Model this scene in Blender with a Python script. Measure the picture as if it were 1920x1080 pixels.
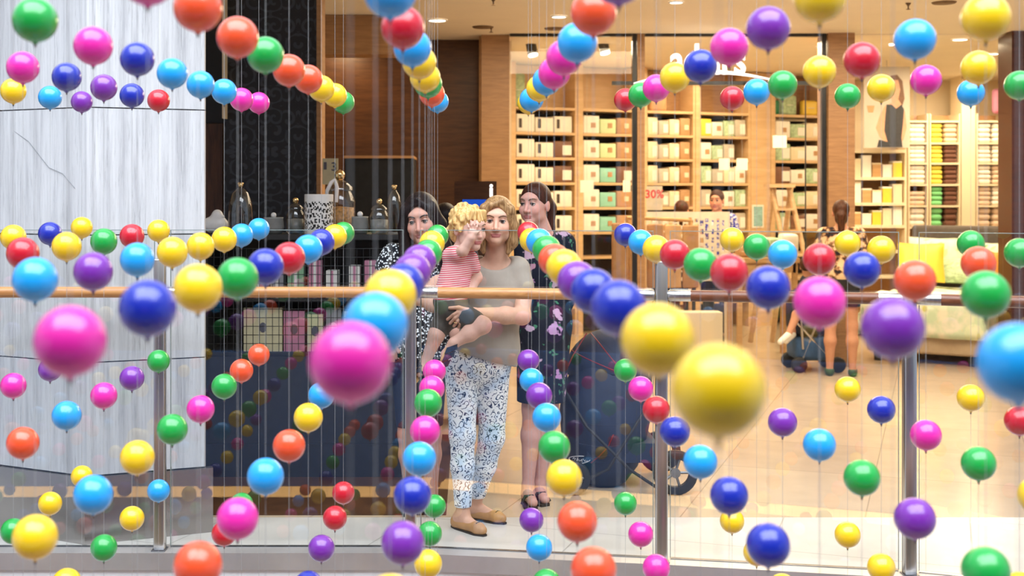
import bpy, bmesh, math, random
import numpy as np
from mathutils import Vector, Matrix

# ------------------------------------------------------------------ camera, world, lights, exposure
scene = bpy.context.scene
for o in list(bpy.data.objects):
    bpy.data.objects.remove(o, do_unlink=True)
C = scene.collection
F = 2400.0              # focal length in pixels of the 1920 wide frame
CX, CY = 882.0, 368.0   # vanishing point of the depth direction / eye level
EYE = 1.66

def P(px, py, Y):
    return Vector(((px - CX) / F * Y, Y, EYE - (py - CY) / F * Y))
def X_(px, Y): return (px - CX) / F * Y
def Z_(py, Y): return EYE - (py - CY) / F * Y

cam = bpy.data.cameras.new('camera')
cam.sensor_width = 36.0
cam.lens = F / 1920 * 36
cam.shift_x = (960 - CX) / 1920
cam.shift_y = -(540 - CY) / 1920
cam.clip_start = 0.05
cam.clip_end = 200
cam.dof.use_dof = True
cam.dof.focus_distance = 6.15
cam.dof.aperture_fstop = 3.0
cam_o = bpy.data.objects.new('camera', cam)
cam_o.location = (0, 0, EYE)
cam_o.rotation_euler = (math.pi / 2, 0, 0)
C.objects.link(cam_o)
scene.camera = cam_o

scene.view_settings.view_transform = 'Standard'
scene.view_settings.look = 'None'
scene.view_settings.gamma = 1
scene.view_settings.use_curve_mapping = False
scene.view_settings.exposure = 0.0

world = bpy.data.worlds.new('world')
scene.world = world
world.use_nodes = True
world.node_tree.nodes['Background'].inputs[0].default_value = (0.72, 0.84, 1.0, 1)
world.node_tree.nodes['Background'].inputs[1].default_value = 0.8

def area(name, loc, rot, sx, sy, power, col):
    l = bpy.data.lights.new(name, 'AREA')
    l.shape = 'RECTANGLE'; l.size = sx; l.size_y = sy; l.energy = power; l.color = col
    o = bpy.data.objects.new(name, l)
    o.location = loc; o.rotation_euler = rot
    C.objects.link(o)
    return o
# daylight falling through the roof light over the void
area('skylight', (0.5, -2.2, 12.5), (math.radians(14), 0, 0), 20, 13.0, 6200, (0.88, 0.94, 1.0))
# rows of warm shop downlights
for i, (x, y, p) in enumerate(((1.7, 13.3, 62), (3.5, 13.4, 75), (5.6, 13.6, 95), (3.0, 15.2, 40), (6.3, 16.0, 80))):
    area('shop_lamp', (x, y, 3.2), (0, 0, 0), 1.2, 1.2, p, (1.0, 0.80, 0.52))
area('mall_lamp', (2.6, 10.2, 3.2), (0, 0, 0), 5.0, 2.5, 280, (1.0, 0.82, 0.58))
area('mall_lamp', (-1.3, 12.55, 3.2), (0, 0, 0), 0.25, 0.25, 16, (1.0, 0.66, 0.34))

# ------------------------------------------------------------------ materials
MATS = {}
def new_mat(name):
    m = bpy.data.materials.new(name); m.use_nodes = True
    MATS[name] = m
    nt = m.node_tree
    return m, nt, nt.nodes['Principled BSDF']
def N(nt, t, **kw):
    n = nt.nodes.new(t)
    for k, v in kw.items():
        if hasattr(n, k) and not isinstance(v, (tuple, float)): setattr(n, k, v)
        else: n.inputs[k].default_value = v
    return n
def ramp(nt, fac, stops):
    r = nt.nodes.new('ShaderNodeValToRGB')
    el = r.color_ramp.elements
    while len(el) < len(stops): el.new(0.5)
    for e, (p, c) in zip(el, stops):
        e.position = p; e.color = (*c, 1) if len(c) == 3 else c
    nt.links.new(fac, r.inputs[0])
    return r
def coords(nt, scale=(1, 1, 1), rot=(0, 0, 0)):
    tc = nt.nodes.new('ShaderNodeTexCoord')
    mp = nt.nodes.new('ShaderNodeMapping')
    mp.inputs['Scale'].default_value = scale
    mp.inputs['Rotation'].default_value = rot
    nt.links.new(tc.outputs['Object'], mp.inputs[0])
    return mp.outputs[0]
def mat(name, col, rough=0.5, metal=0.0, var=0.0, scale=20.0, spec=None, coat=0.0, emit=None, emit_s=0.0, bump=0.0, stretch=(1, 1, 1)):
    if name in MATS: return MATS[name]
    m, nt, b = new_mat(name)
    b.inputs['Base Color'].default_value = (*col, 1)
    b.inputs['Roughness'].default_value = rough
    b.inputs['Metallic'].default_value = metal
    if spec is not None: b.inputs['Specular IOR Level'].default_value = spec
    if coat: b.inputs['Coat Weight'].default_value = coat; b.inputs['Coat Roughness'].default_value = 0.05
    if emit: b.inputs['Emission Color'].default_value = (*emit, 1); b.inputs['Emission Strength'].default_value = emit_s
    if var or bump:
        no = N(nt, 'ShaderNodeTexNoise', Scale=scale, Detail=4.0)
        nt.links.new(coords(nt, stretch), no.inputs['Vector'])
        if var:
            lo = tuple(max(0, c * (1 - var)) for c in col); hi = tuple(min(1, c * (1 + var)) for c in col)
            r = ramp(nt, no.outputs[0], [(0.3, lo), (0.7, hi)])
            nt.links.new(r.outputs[0], b.inputs['Base Color'])
        if bump:
            bp = N(nt, 'ShaderNodeBump', Strength=bump, Distance=0.004)
            nt.links.new(no.outputs[0], bp.inputs['Height'])
            nt.links.new(bp.outputs[0], b.inputs['Normal'])
    return m
def wood(name, a, b_, scale=6.0, stretch=(1, 1, 12), rough=0.4):
    m, nt, b = new_mat(name)
    no = N(nt, 'ShaderNodeTexNoise', Scale=scale, Detail=6.0, Distortion=0.6)
    nt.links.new(coords(nt, stretch), no.inputs['Vector'])
    r = ramp(nt, no.outputs[0], [(0.3, a), (0.7, b_)])
    nt.links.new(r.outputs[0], b.inputs['Base Color'])
    b.inputs['Roughness'].default_value = rough
    return m

BALLC = {'green': (0.010, 0.36, 0.055), 'pink': (0.80, 0.022, 0.36), 'blue': (0.008, 0.022, 0.36),
         'cyan': (0.012, 0.36, 0.84), 'yellow': (0.94, 0.60, 0.008), 'purple': (0.19, 0.025, 0.36),
         'red': (0.58, 0.008, 0.025), 'orange': (0.86, 0.085, 0.022)}
for n, c in BALLC.items():
    mat('plastic_' + n, c, 0.36, var=0.05, scale=8, coat=0.7)
mat('nub', (0.25, 0.22, 0.22), 0.4, var=0.1)
mat('string', (0.36, 0.36, 0.36), 0.5, var=0.08)
mat('steel', (0.58, 0.57, 0.56), 0.28, 1.0, var=0.12, scale=60, stretch=(1, 1, 0.05))
mat('steel_dark', (0.25, 0.26, 0.28), 0.35, 1.0, var=0.1)
mat('kerb_metal', (0.55, 0.52, 0.50), 0.42, 0.7, var=0.1, scale=5)
mat('white_paint', (0.88, 0.88, 0.90), 0.6, var=0.04, scale=3)
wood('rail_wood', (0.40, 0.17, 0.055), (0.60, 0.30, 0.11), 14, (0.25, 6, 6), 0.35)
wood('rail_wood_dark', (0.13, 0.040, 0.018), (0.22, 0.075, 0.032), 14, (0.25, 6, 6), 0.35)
wood('panel_wood', (0.055, 0.022, 0.009), (0.10, 0.042, 0.016), 5, (1, 1, 9), 0.35)
wood('pilaster_wood', (0.30, 0.155, 0.065), (0.42, 0.23, 0.10), 5, (1.0, 1, 8), 0.4)
wood('mahogany', (0.05, 0.014, 0.008), (0.085, 0.024, 0.012), 5, (1, 1, 8), 0.25)
wood('shelf_wood', (0.62, 0.40, 0.20), (0.74, 0.51, 0.28), 4, (0.5, 1, 4), 0.5)
wood('oak', (0.50, 0.28, 0.11), (0.64, 0.39, 0.17), 6, (0.5, 1, 4), 0.5)
wood('walnut_strip', (0.04, 0.015, 0.007), (0.11, 0.04, 0.016), 8, (6, 1, 0.6), 0.5)
mat('black', (0.008, 0.008, 0.009), 0.5, var=0.2)
mat('black_frame', (0.015, 0.016, 0.018), 0.3, var=0.2)
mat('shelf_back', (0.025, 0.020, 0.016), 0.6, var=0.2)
mat('cream_wall', (0.78, 0.66, 0.46), 0.6, var=0.04, scale=2)
mat('ceiling_paint', (0.80, 0.70, 0.54), 0.7, var=0.03, scale=2)
mat('plinth_steel', (0.36, 0.34, 0.33), 0.22, 0.85, var=0.1, scale=3)
mat('dark_interior', (0.03, 0.028, 0.028), 0.7, var=0.2)
mat('fascia', (0.14, 0.28, 0.62), 0.6, var=0.05, scale=1)
mat('cove', (1, 0.7, 0.35), 0.5, emit=(1.0, 0.55, 0.18), emit_s=4.0)
mat('lamp_glow', (1, 0.95, 0.85), 0.5, emit=(1.0, 0.88, 0.68), emit_s=7.0)
mat('sign_glow', (1, 1, 1), 0.5, emit=(1.0, 0.98, 0.95), emit_s=1.5)
mat('screen_blue', (0.01, 0.08, 0.5), 0.3, emit=(0.01, 0.10, 0.75), emit_s=0.55)

# stone with long vertical veins
m, nt, b = new_mat('stone')
co = coords(nt, (9, 9, 0.35))
n1 = N(nt, 'ShaderNodeTexNoise', Scale=3.2, Detail=9.0, Roughness=0.72)
nt.links.new(co, n1.inputs['Vector'])
r1 = ramp(nt, n1.outputs[0], [(0.28, (0.36, 0.36, 0.38)), (0.50, (0.56, 0.565, 0.58)), (0.72, (0.68, 0.685, 0.70))])
n2 = N(nt, 'ShaderNodeTexNoise', Scale=14.0, Detail=6.0, Roughness=0.8)
nt.links.new(co, n2.inputs['Vector'])
r2 = ramp(nt, n2.outputs[0], [(0.34, (0.42, 0.42, 0.43)), (0.46, (1, 1, 1))])
mx = N(nt, 'ShaderNodeMix', data_type='RGBA', blend_type='MULTIPLY')
mx.inputs[0].default_value = 0.55
nt.links.new(r1.outputs[0], mx.inputs[6]); nt.links.new(r2.outputs[0], mx.inputs[7])
nt.links.new(mx.outputs[2], b.inputs['Base Color']); b.inputs['Roughness'].default_value = 0.5

# damask wallpaper: mirrored scrolls
m, nt, b = new_mat('damask')
co = coords(nt)
sep = nt.nodes.new('ShaderNodeSeparateXYZ'); nt.links.new(co, sep.inputs[0])
def pp(sock, s):
    q = nt.nodes.new('ShaderNodeMath'); q.operation = 'PINGPONG'; q.inputs[1].default_value = s
    nt.links.new(sock, q.inputs[0]); return q.outputs[0]
cmb = nt.nodes.new('ShaderNodeCombineXYZ')
nt.links.new(pp(sep.outputs[0], 0.20), cmb.inputs[0]); nt.links.new(sep.outputs[2], cmb.inputs[1])
fr = nt.nodes.new('ShaderNodeMath'); fr.operation = 'PINGPONG'; fr.inputs[1].default_value = 0.33
nt.links.new(sep.outputs[2], fr.inputs[0]); nt.links.new(fr.outputs[0], cmb.inputs[1])
vo = N(nt, 'ShaderNodeTexVoronoi', Scale=9.0, Randomness=0.75)
nt.links.new(cmb.outputs[0], vo.inputs['Vector'])
sc_ = N(nt, 'ShaderNodeVectorMath', operation='SCALE'); sc_.inputs['Scale'].default_value = 9.0
nt.links.new(cmb.outputs[0], sc_.inputs[0])
df = N(nt, 'ShaderNodeVectorMath', operation='SUBTRACT')
ps = N(nt, 'ShaderNodeVectorMath', operation='SCALE'); ps.inputs['Scale'].default_value = 9.0
nt.links.new(vo.outputs['Position'], ps.inputs[0]); nt.links.new(sc_.outputs[0], df.inputs[0]); nt.links.new(ps.outputs[0], df.inputs[1])
s2 = nt.nodes.new('ShaderNodeSeparateXYZ'); nt.links.new(df.outputs[0], s2.inputs[0])
at = N(nt, 'ShaderNodeMath', operation='ARCTAN2'); nt.links.new(s2.outputs[0], at.inputs[0]); nt.links.new(s2.outputs[1], at.inputs[1])
mr = N(nt, 'ShaderNodeMath', operation='MULTIPLY_ADD'); mr.inputs[1].default_value = 13.0; nt.links.new(vo.outputs['Distance'], mr.inputs[0]); nt.links.new(at.outputs[0], mr.inputs[2])
wv = N(nt, 'ShaderNodeMath', operation='SINE'); nt.links.new(mr.outputs[0], wv.inputs[0])
rr = ramp(nt, wv.outputs[0], [(0.35, (0.010, 0.012, 0.017)), (0.6, (0.036, 0.042, 0.056))])
nt.links.new(rr.outputs[0], b.inputs['Base Color']); b.inputs['Roughness'].default_value = 0.45

# floors
def floor_mat(name, a, b_, tile, rough, joint):
    m, nt, b = new_mat(name)
    br = N(nt, 'ShaderNodeTexBrick', Scale=1.0)
    br.offset = 0.0
    br.inputs['Color1'].default_value = (*a, 1); br.inputs['Color2'].default_value = (*b_, 1)
    br.inputs['Mortar'].default_value = (*joint, 1)
    br.inputs['Mortar Size'].default_value = 0.004
    br.inputs['Brick Width'].default_value = tile; br.inputs['Row Height'].default_value = tile
    nt.links.new(coords(nt, (1, 1, 1), (0, 0, 0.35)), br.inputs['Vector'])
    no = N(nt, 'ShaderNodeTexNoise', Scale=5.0, Detail=5.0)
    nt.links.new(coords(nt), no.inputs['Vector'])
    rg = ramp(nt, no.outputs[0], [(0.3, (0.88, 0.88, 0.88)), (0.7, (1, 1, 1))])
    mx = N(nt, 'ShaderNodeMix', data_type='RGBA', blend_type='MULTIPLY'); mx.inputs[0].default_value = 1
    nt.links.new(br.outputs[0], mx.inputs[6]); nt.links.new(rg.outputs[0], mx.inputs[7])
    nt.links.new(mx.outputs[2], b.inputs['Base Color']); b.inputs['Roughness'].default_value = rough
floor_mat('floor_tile', (0.56, 0.44, 0.31), (0.60, 0.48, 0.34), 0.9, 0.16, (0.38, 0.30, 0.21))
floor_mat('edge_tile', (0.62, 0.60, 0.56), (0.66, 0.64, 0.60), 0.9, 0.3, (0.4, 0.38, 0.35))

# pane glass: clear sheet with mirror reflection by Fresnel
def glass_mat(name, tint, ior, extra):
    m = bpy.data.materials.new(name); m.use_nodes = True; MATS[name] = m
    nt = m.node_tree; nt.nodes.clear()
    out = nt.nodes.new('ShaderNodeOutputMaterial')
    tr = nt.nodes.new('ShaderNodeBsdfTransparent'); tr.inputs[0].default_value = (*tint, 1)
    gl = nt.nodes.new('ShaderNodeBsdfGlossy'); gl.inputs['Roughness'].default_value = 0.0
    f0 = ((ior - 1) / (ior + 1)) ** 2 + extra      # Schlick reflectance, the same from both sides of the sheet
    lw = nt.nodes.new('ShaderNodeLayerWeight'); lw.inputs[0].default_value = 0.5
    pw_ = nt.nodes.new('ShaderNodeMath'); pw_.operation = 'POWER'; pw_.inputs[1].default_value = 5.0
    nt.links.new(lw.outputs['Facing'], pw_.inputs[0])
    ma = nt.nodes.new('ShaderNodeMath'); ma.operation = 'MULTIPLY_ADD'
    ma.inputs[1].default_value = 1.0 - f0; ma.inputs[2].default_value = f0
    nt.links.new(pw_.outputs[0], ma.inputs[0])
    mx = nt.nodes.new('ShaderNodeMixShader')
    nt.links.new(ma.outputs[0], mx.inputs[0]); nt.links.new(tr.outputs[0], mx.inputs[1]); nt.links.new(gl.outputs[0], mx.inputs[2])
    nt.links.new(mx.outputs[0], out.inputs[0])
glass_mat('glass', (0.992, 0.998, 0.996), 1.5, 0.018)
glass_mat('shop_glass', (0.98, 0.98, 0.97), 1.45, 0.0)
glass_mat('jar_glass', (0.86, 0.87, 0.85), 1.5, 0.06)
mat('glass_edge', (0.22, 0.27, 0.26), 0.2, var=0.1, spec=0.8)

# skin and cloth
def attr_mat(name, rough=0.5, spec=0.3):
    m, nt, b = new_mat(name)
    a = nt.nodes.new('ShaderNodeAttribute'); a.attribute_name = 'Col'
    no = N(nt, 'ShaderNodeTexNoise', Scale=60.0, Detail=3.0); nt.links.new(coords(nt), no.inputs['Vector'])
    r = ramp(nt, no.outputs[0], [(0.3, (0.93, 0.91, 0.90)), (0.7, (1, 1, 1))])
    mx = N(nt, 'ShaderNodeMix', data_type='RGBA', blend_type='MULTIPLY'); mx.inputs[0].default_value = 1
    nt.links.new(a.outputs['Color'], mx.inputs[6]); nt.links.new(r.outputs[0], mx.inputs[7])
    nt.links.new(mx.outputs[2], b.inputs['Base Color'])
    b.inputs['Roughness'].default_value = rough; b.inputs['Specular IOR Level'].default_value = spec
    b.inputs['Subsurface Weight'].default_value = 0.08; b.inputs['Subsurface Radius'].default_value = (0.02, 0.008, 0.004)
attr_mat('skin')
def hair_mat(name, a, b_, bs=0.35):
    m, nt, b = new_mat(name)
    no = N(nt, 'ShaderNodeTexNoise', Scale=26.0, Detail=5.0, Distortion=0.8)
    nt.links.new(coords(nt, (5, 5, 0.5)), no.inputs['Vector'])
    r = ramp(nt, no.outputs[0], [(0.35, a), (0.68, b_)])
    nt.links.new(r.outputs[0], b.inputs['Base Color']); b.inputs['Roughness'].default_value = 0.45; b.inputs['Specular IOR Level'].default_value = 0.22
    bp = N(nt, 'ShaderNodeBump', Strength=bs, Distance=0.005)
    nt.links.new(no.outputs[0], bp.inputs['Height']); nt.links.new(bp.outputs[0], b.inputs['Normal'])
hair_mat('hair_blonde', (0.17, 0.085, 0.034), (0.46, 0.28, 0.13), 0.12)
hair_mat('hair_child', (0.48, 0.25, 0.07), (0.85, 0.58, 0.26))
hair_mat('hair_black', (0.006, 0.004, 0.005), (0.022, 0.013, 0.013))
hair_mat('hair_auburn', (0.020, 0.007, 0.005), (0.075, 0.020, 0.010))
hair_mat('hair_brown', (0.03, 0.010, 0.005), (0.10, 0.035, 0.014))
def cloth_pattern(name, fn, rough=0.8):
    m, nt, b = new_mat(name)
    out = fn(nt)
    nt.links.new(out, b.inputs['Base Color']); b.inputs['Roughness'].default_value = rough
    b.inputs['Specular IOR Level'].default_value = 0.2
def mixc(nt, fac, a, b_):
    mx = N(nt, 'ShaderNodeMix', data_type='RGBA')
    nt.links.new(fac, mx.inputs[0])
    for v, i in ((a, 6), (b_, 7)):
        if isinstance(v, tuple): mx.inputs[i].default_value = (*v, 1)
        else: nt.links.new(v, mx.inputs[i])
    return mx.outputs[2]
def f_trousers(nt):
    co = coords(nt)
    dn = N(nt, 'ShaderNodeTexNoise', Scale=30.0, Detail=1.0); nt.links.new(co, dn.inputs['Vector'])
    ad = N(nt, 'ShaderNodeMix', data_type='VECTOR'); ad.inputs[0].default_value = 0.03
    nt.links.new(co, ad.inputs[4]); nt.links.new(dn.outputs['Color'], ad.inputs[5])
    v = N(nt, 'ShaderNodeTexVoronoi', feature='SMOOTH_F1', Scale=34.0, Smoothness=0.15); nt.links.new(ad.outputs[1], v.inputs['Vector'])
    ml = nt.nodes.new('ShaderNodeMath'); ml.operation = 'MULTIPLY'; ml.inputs[1].default_value = 17.0
    wv = nt.nodes.new('ShaderNodeMath'); wv.operation = 'SINE'
    nt.links.new(v.outputs[0], ml.inputs[0]); nt.links.new(ml.outputs[0], wv.inputs[0])
    ring = ramp(nt, wv.outputs[0], [(0.45, (0, 0, 0)), (0.75, (1, 1, 1))])
    gap = N(nt, 'ShaderNodeTexNoise', Scale=70.0, Detail=1.0); nt.links.new(co, gap.inputs['Vector'])
    gr = ramp(nt, gap.outputs[0], [(0.38, (0, 0, 0)), (0.46, (1, 1, 1))])
    mk = N(nt, 'ShaderNodeMix', data_type='RGBA', blend_type='MULTIPLY'); mk.inputs[0].default_value = 1
    nt.links.new(ring.outputs[0], mk.inputs[6]); nt.links.new(gr.outputs[0], mk.inputs[7])
    no = N(nt, 'ShaderNodeTexNoise', Scale=9.0, Detail=2.0); nt.links.new(co, no.inputs['Vector'])
    base = ramp(nt, no.outputs[0], [(0.38, (0.60, 0.72, 0.88)), (0.55, (0.88, 0.89, 0.90))])
    return mixc(nt, mk.outputs[2], base.outputs[0], (0.02, 0.035, 0.09))
cloth_pattern('trouser_print', f_trousers)
def f_dots(nt):
    v = N(nt, 'ShaderNodeTexVoronoi', Scale=75.0); nt.links.new(coords(nt), v.inputs['Vector'])
    r = ramp(nt, v.outputs[0], [(0.36, (0.78, 0.82, 0.86)), (0.44, (0.010, 0.012, 0.018))])
    return r.outputs[0]
cloth_pattern('dot_print', f_dots)
def f_floral(nt):
    co = coords(nt)
    dn = N(nt, 'ShaderNodeTexNoise', Scale=22.0, Detail=2.0); nt.links.new(co, dn.inputs['Vector'])
    ad = N(nt, 'ShaderNodeMix', data_type='VECTOR'); ad.inputs[0].default_value = 0.12
    nt.links.new(co, ad.inputs[4]); nt.links.new(dn.outputs['Color'], ad.inputs[5])
    v = N(nt, 'ShaderNodeTexVoronoi', Scale=11.0); nt.links.new(ad.outputs[1], v.inputs['Vector'])
    fl = ramp(nt, v.outputs[0], [(0.25, (1, 1, 1)), (0.33, (0, 0, 0))])
    v2 = N(nt, 'ShaderNodeTexVoronoi', Scale=17.0); nt.links.new(ad.outputs[1], v2.inputs['Vector'])
    lf = ramp(nt, v2.outputs[0], [(0.18, (1, 1, 1)), (0.26, (0, 0, 0))])
    fc = ramp(nt, v.outputs['Color'], [(0.3, (0.45, 0.24, 0.48)), (0.6, (0.55, 0.40, 0.50)), (0.8, (0.30, 0.06, 0.10))])
    a = mixc(nt, lf.outputs[0], (0.008, 0.010, 0.022), (0.06, 0.20, 0.12))
    return mixc(nt, fl.outputs[0], a, fc.outputs[0])
cloth_pattern('floral_navy', f_floral)
def f_stripes(nt):
    wv = N(nt, 'ShaderNodeTexWave', Scale=32.0, Distortion=1.2, Detail=1.0, bands_direction='Z')
    nt.links.new(coords(nt, (0.35, 0.2, 1), (0, 0.25, 0)), wv.inputs['Vector'])
    r = ramp(nt, wv.outputs['Color'], [(0.4, (0.68, 0.10, 0.14)), (0.6, (0.82, 0.60, 0.58))])
    return r.outputs[0]
cloth_pattern('red_stripes', f_stripes)
def f_shopper(nt):
    no = N(nt, 'ShaderNodeTexNoise', Scale=17.0, Detail=2.5); nt.links.new(coords(nt), no.inputs['Vector'])
    r = ramp(nt, no.outputs[0], [(0.40, (0.02, 0.015, 0.02)), (0.48, (0.28, 0.13, 0.06)), (0.56, (0.74, 0.52, 0.30))])
    return r.outputs[0]
cloth_pattern('autumn_print', f_shopper)
def f_bluewhite(nt):
    no = N(nt, 'ShaderNodeTexNoise', Scale=40.0, Detail=2.0); nt.links.new(coords(nt), no.inputs['Vector'])
    return ramp(nt, no.outputs[0], [(0.5, (0.04, 0.05, 0.42)), (0.56, (0.75, 0.75, 0.8))]).outputs[0]
cloth_pattern('blue_white_print', f_bluewhite)
def f_quilt(nt):
    co = coords(nt)
    v = N(nt, 'ShaderNodeTexVoronoi', Scale=6.0); nt.links.new(coords(nt, (1, 2.6, 1.0), (0, 0, 0.6)), v.inputs['Vector'])
    lf = ramp(nt, v.outputs[0], [(0.22, (1, 1, 1)), (0.30, (0, 0, 0))])
    lc = ramp(nt, v.outputs['Color'], [(0.3, (0.22, 0.42, 0.14)), (0.6, (0.60, 0.70, 0.40)), (0.85, (0.72, 0.60, 0.10))])
    no = N(nt, 'ShaderNodeTexNoise', Scale=8.0, Detail=3.0); nt.links.new(co, no.inputs['Vector'])
    bs = ramp(nt, no.outputs[0], [(0.4, (0.62, 0.74, 0.52)), (0.6, (0.86, 0.84, 0.66))])
    return mixc(nt, lf.outputs[0], bs.outputs[0], lc.outputs[0])
cloth_pattern('leaf_quilt', f_quilt)
mat('taupe_cloth', (0.36, 0.31, 0.26), 0.8, var=0.08, scale=12, bump=0.15)
mat('shorts_cloth', (0.075, 0.065, 0.055), 0.8, var=0.15)
mat('navy_cloth', (0.012, 0.018, 0.045), 0.75, var=0.2)
mat('stroller_navy', (0.013, 0.021, 0.052), 0.7, var=0.25, scale=9)
mat('stroller_wine', (0.075, 0.012, 0.028), 0.7, var=0.2)
mat('red_piping', (0.22, 0.012, 0.02), 0.5, var=0.1)
mat('tan_leather', (0.46, 0.24, 0.10), 0.5, var=0.1)
mat('sole', (0.02, 0.016, 0.014), 0.6, var=0.1)
mat('rubber', (0.012, 0.012, 0.014), 0.6, var=0.2)
mat('eye_white', (0.50, 0.46, 0.44), 0.25, var=0.05)
mat('eyelid', (0.58, 0.33, 0.25), 0.5, var=0.05)
mat('iris', (0.03, 0.022, 0.02), 0.2, var=0.2)
mat('brow', (0.13, 0.07, 0.04), 0.8, var=0.2)
mat('brow_dark', (0.02, 0.013, 0.012), 0.8, var=0.2)
mat('pearl', (0.8, 0.78, 0.72), 0.2, var=0.05)
mat('gold', (0.8, 0.58, 0.28), 0.2, 1.0, var=0.05)

# ------------------------------------------------------------------ mesh helpers
class MB:
    def __init__(s): s.v = []; s.f = []; s.m = []; s.smooth = []
    def add(s, vs, fs, mi=0, smooth=False):
        b = len(s.v); s.v += [tuple(v) for v in vs]
        for f in fs: s.f.append(tuple(i + b for i in f)); s.m.append(mi); s.smooth.append(smooth)
    def box(s, lo, hi, mi=0, R=None, piv=None):
        x0, y0, z0 = lo; x1, y1, z1 = hi
        vs = [Vector(p) for p in ((x0, y0, z0), (x1, y0, z0), (x1, y1, z0), (x0, y1, z0), (x0, y0, z1), (x1, y0, z1), (x1, y1, z1), (x0, y1, z1))]
        if R is not None:
            pv = Vector(piv) if piv is not None else Vector(((x0 + x1) / 2, (y0 + y1) / 2, (z0 + z1) / 2))
            vs = [R @ (v - pv) + pv for v in vs]
        s.add(vs, [(0, 3, 2, 1), (4, 5, 6, 7), (0, 1, 5, 4), (1, 2, 6, 5), (2, 3, 7, 6), (3, 0, 4, 7)], mi)
    def rbox(s, lo, hi, r, mi=0, R=None, piv=None, seg=2, fn=None):
        lo = Vector(lo); hi = Vector(hi); c = (lo + hi) / 2; h = (hi - lo) / 2
        bm = bmesh.new(); bmesh.ops.create_cube(bm, size=2)
        for v in bm.verts: v.co = Vector((v.co.x * h.x, v.co.y * h.y, v.co.z * h.z))
        bmesh.ops.bevel(bm, geom=bm.edges[:], offset=min(r, h.x * .95, h.y * .95, h.z * .95), segments=seg, affect='EDGES', profile=0.5)
        pv = Vector(piv) if piv is not None else c
        vs = []
        for v in bm.verts:
            p = c + v.co
            if R is not None: p = R @ (p - pv) + pv
            if fn: p = fn(p)
            vs.append(p)
        bm.verts.index_update()
        s.add(vs, [[v.index for v in f.verts] for f in bm.faces], mi, True); bm.free()
    def tube(s, pts, r, n=8, mi=0, caps=True):
        pts = [Vector(p) for p in pts]; rs = r if isinstance(r, (list, tuple)) else [r] * len(pts)
        rings = []; up = None
        for i, p in enumerate(pts):
            t = (pts[min(i + 1, len(pts) - 1)] - pts[max(i - 1, 0)])
            t = t.normalized() if t.length > 1e-9 else Vector((0, 0, 1))
            if up is None:
                up = Vector((0, 0, 1)) if abs(t.z) < .9 else Vector((1, 0, 0))
            a = t.cross(up)
            if a.length < 1e-6: a = t.orthogonal()
            a.normalize(); b = a.cross(t).normalized(); up = b
            rings.append([p + (a * math.cos(2 * math.pi * k / n) + b * math.sin(2 * math.pi * k / n)) * rs[i] for k in range(n)])
        vs = [v for rg in rings for v in rg]; fs = []
        for i in range(len(pts) - 1):
            for k in range(n):
                k2 = (k + 1) % n
                fs.append((i * n + k, i * n + k2, (i + 1) * n + k2, (i + 1) * n + k))
        s.add(vs, fs, mi, True)
        if caps:
            s.add(rings[0], [tuple(range(n))], mi); s.add(rings[-1], [tuple(range(n - 1, -1, -1))], mi)
    def sphere(s, c, r, n=24, mi=0, sc=(1, 1, 1)):
        c = Vector(c); m = n // 2; vs = [c + Vector((0, 0, -r * sc[2]))]; fs = []
        for i in range(1, m):
            ph = -math.pi / 2 + math.pi * i / m
            for k in range(n):
                th = 2 * math.pi * k / n
                vs.append(c + Vector((r * sc[0] * math.cos(ph) * math.cos(th), r * sc[1] * math.cos(ph) * math.sin(th), r * sc[2] * math.sin(ph))))
        vs.append(c + Vector((0, 0, r * sc[2])))
        top = len(vs) - 1
        for k in range(n):
            k2 = (k + 1) % n
            fs.append((0, 1 + k2, 1 + k)); fs.append((top, top - n + k, top - n + k2))
            for i in range(m - 2):
                a = 1 + i * n
                fs.append((a + k, a + k2, a + n + k2, a + n + k))
        s.add(vs, fs, mi, True)
    def lathe(s, c, prof, n=24, mi=0):
        c = Vector(c); vs = []; fs = []
        for r, z in prof:
            for k in range(n):
                th = 2 * math.pi * k / n; vs.append(c + Vector((max(r, 1e-4) * math.cos(th), max(r, 1e-4) * math.sin(th), z)))
        for i in range(len(prof) - 1):
            for k in range(n):
                k2 = (k + 1) % n; fs.append((i * n + k, i * n + k2, (i + 1) * n + k2, (i + 1) * n + k))
        s.add(vs, fs, mi, True)
    def prism(s, poly, z0, z1, mi=0):
        n = len(poly)
        vs = [(x, y, z0) for x, y in poly] + [(x, y, z1) for x, y in poly]
        fs = [tuple(range(n - 1, -1, -1)), tuple(range(n, 2 * n))] + [(i, (i + 1) % n, n + (i + 1) % n, n + i) for i in range(n)]
        s.add(vs, fs, mi)
    def plate(s, poly, y0, y1, mi=0):
        # polygon in the xz plane, thickness along y
        n = len(poly)
        vs = [(x, y0, z) for x, z in poly] + [(x, y1, z) for x, z in poly]
        fs = [tuple(range(n)), tuple(range(2 * n - 1, n - 1, -1))] + [(i, n + i, n + (i + 1) % n, (i + 1) % n) for i in range(n)]
        s.add(vs, fs, mi)
    def build(s, name, mats, parent=None, origin=None):
        if isinstance(mats, str): mats = [mats]
        if origin is None:
            a = np.array(s.v); origin = ((a[:, 0].min() + a[:, 0].max()) / 2, (a[:, 1].min() + a[:, 1].max()) / 2, a[:, 2].min())
        o_ = Vector(origin)
        me = bpy.data.meshes.new(name)
        me.from_pydata([tuple(Vector(v) - o_) for v in s.v], [], s.f)
        for q in mats: me.materials.append(MATS[q])
        me.polygons.foreach_set('material_index', s.m)
        me.polygons.foreach_set('use_smooth', s.smooth)
        me.update()
        o = bpy.data.objects.new(name, me); C.objects.link(o)
        link(o, parent, o_)
        return o
def wloc(o):
    l = Vector(o.location)
    while o.parent: o = o.parent; l += Vector(o.location)
    return l
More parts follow.
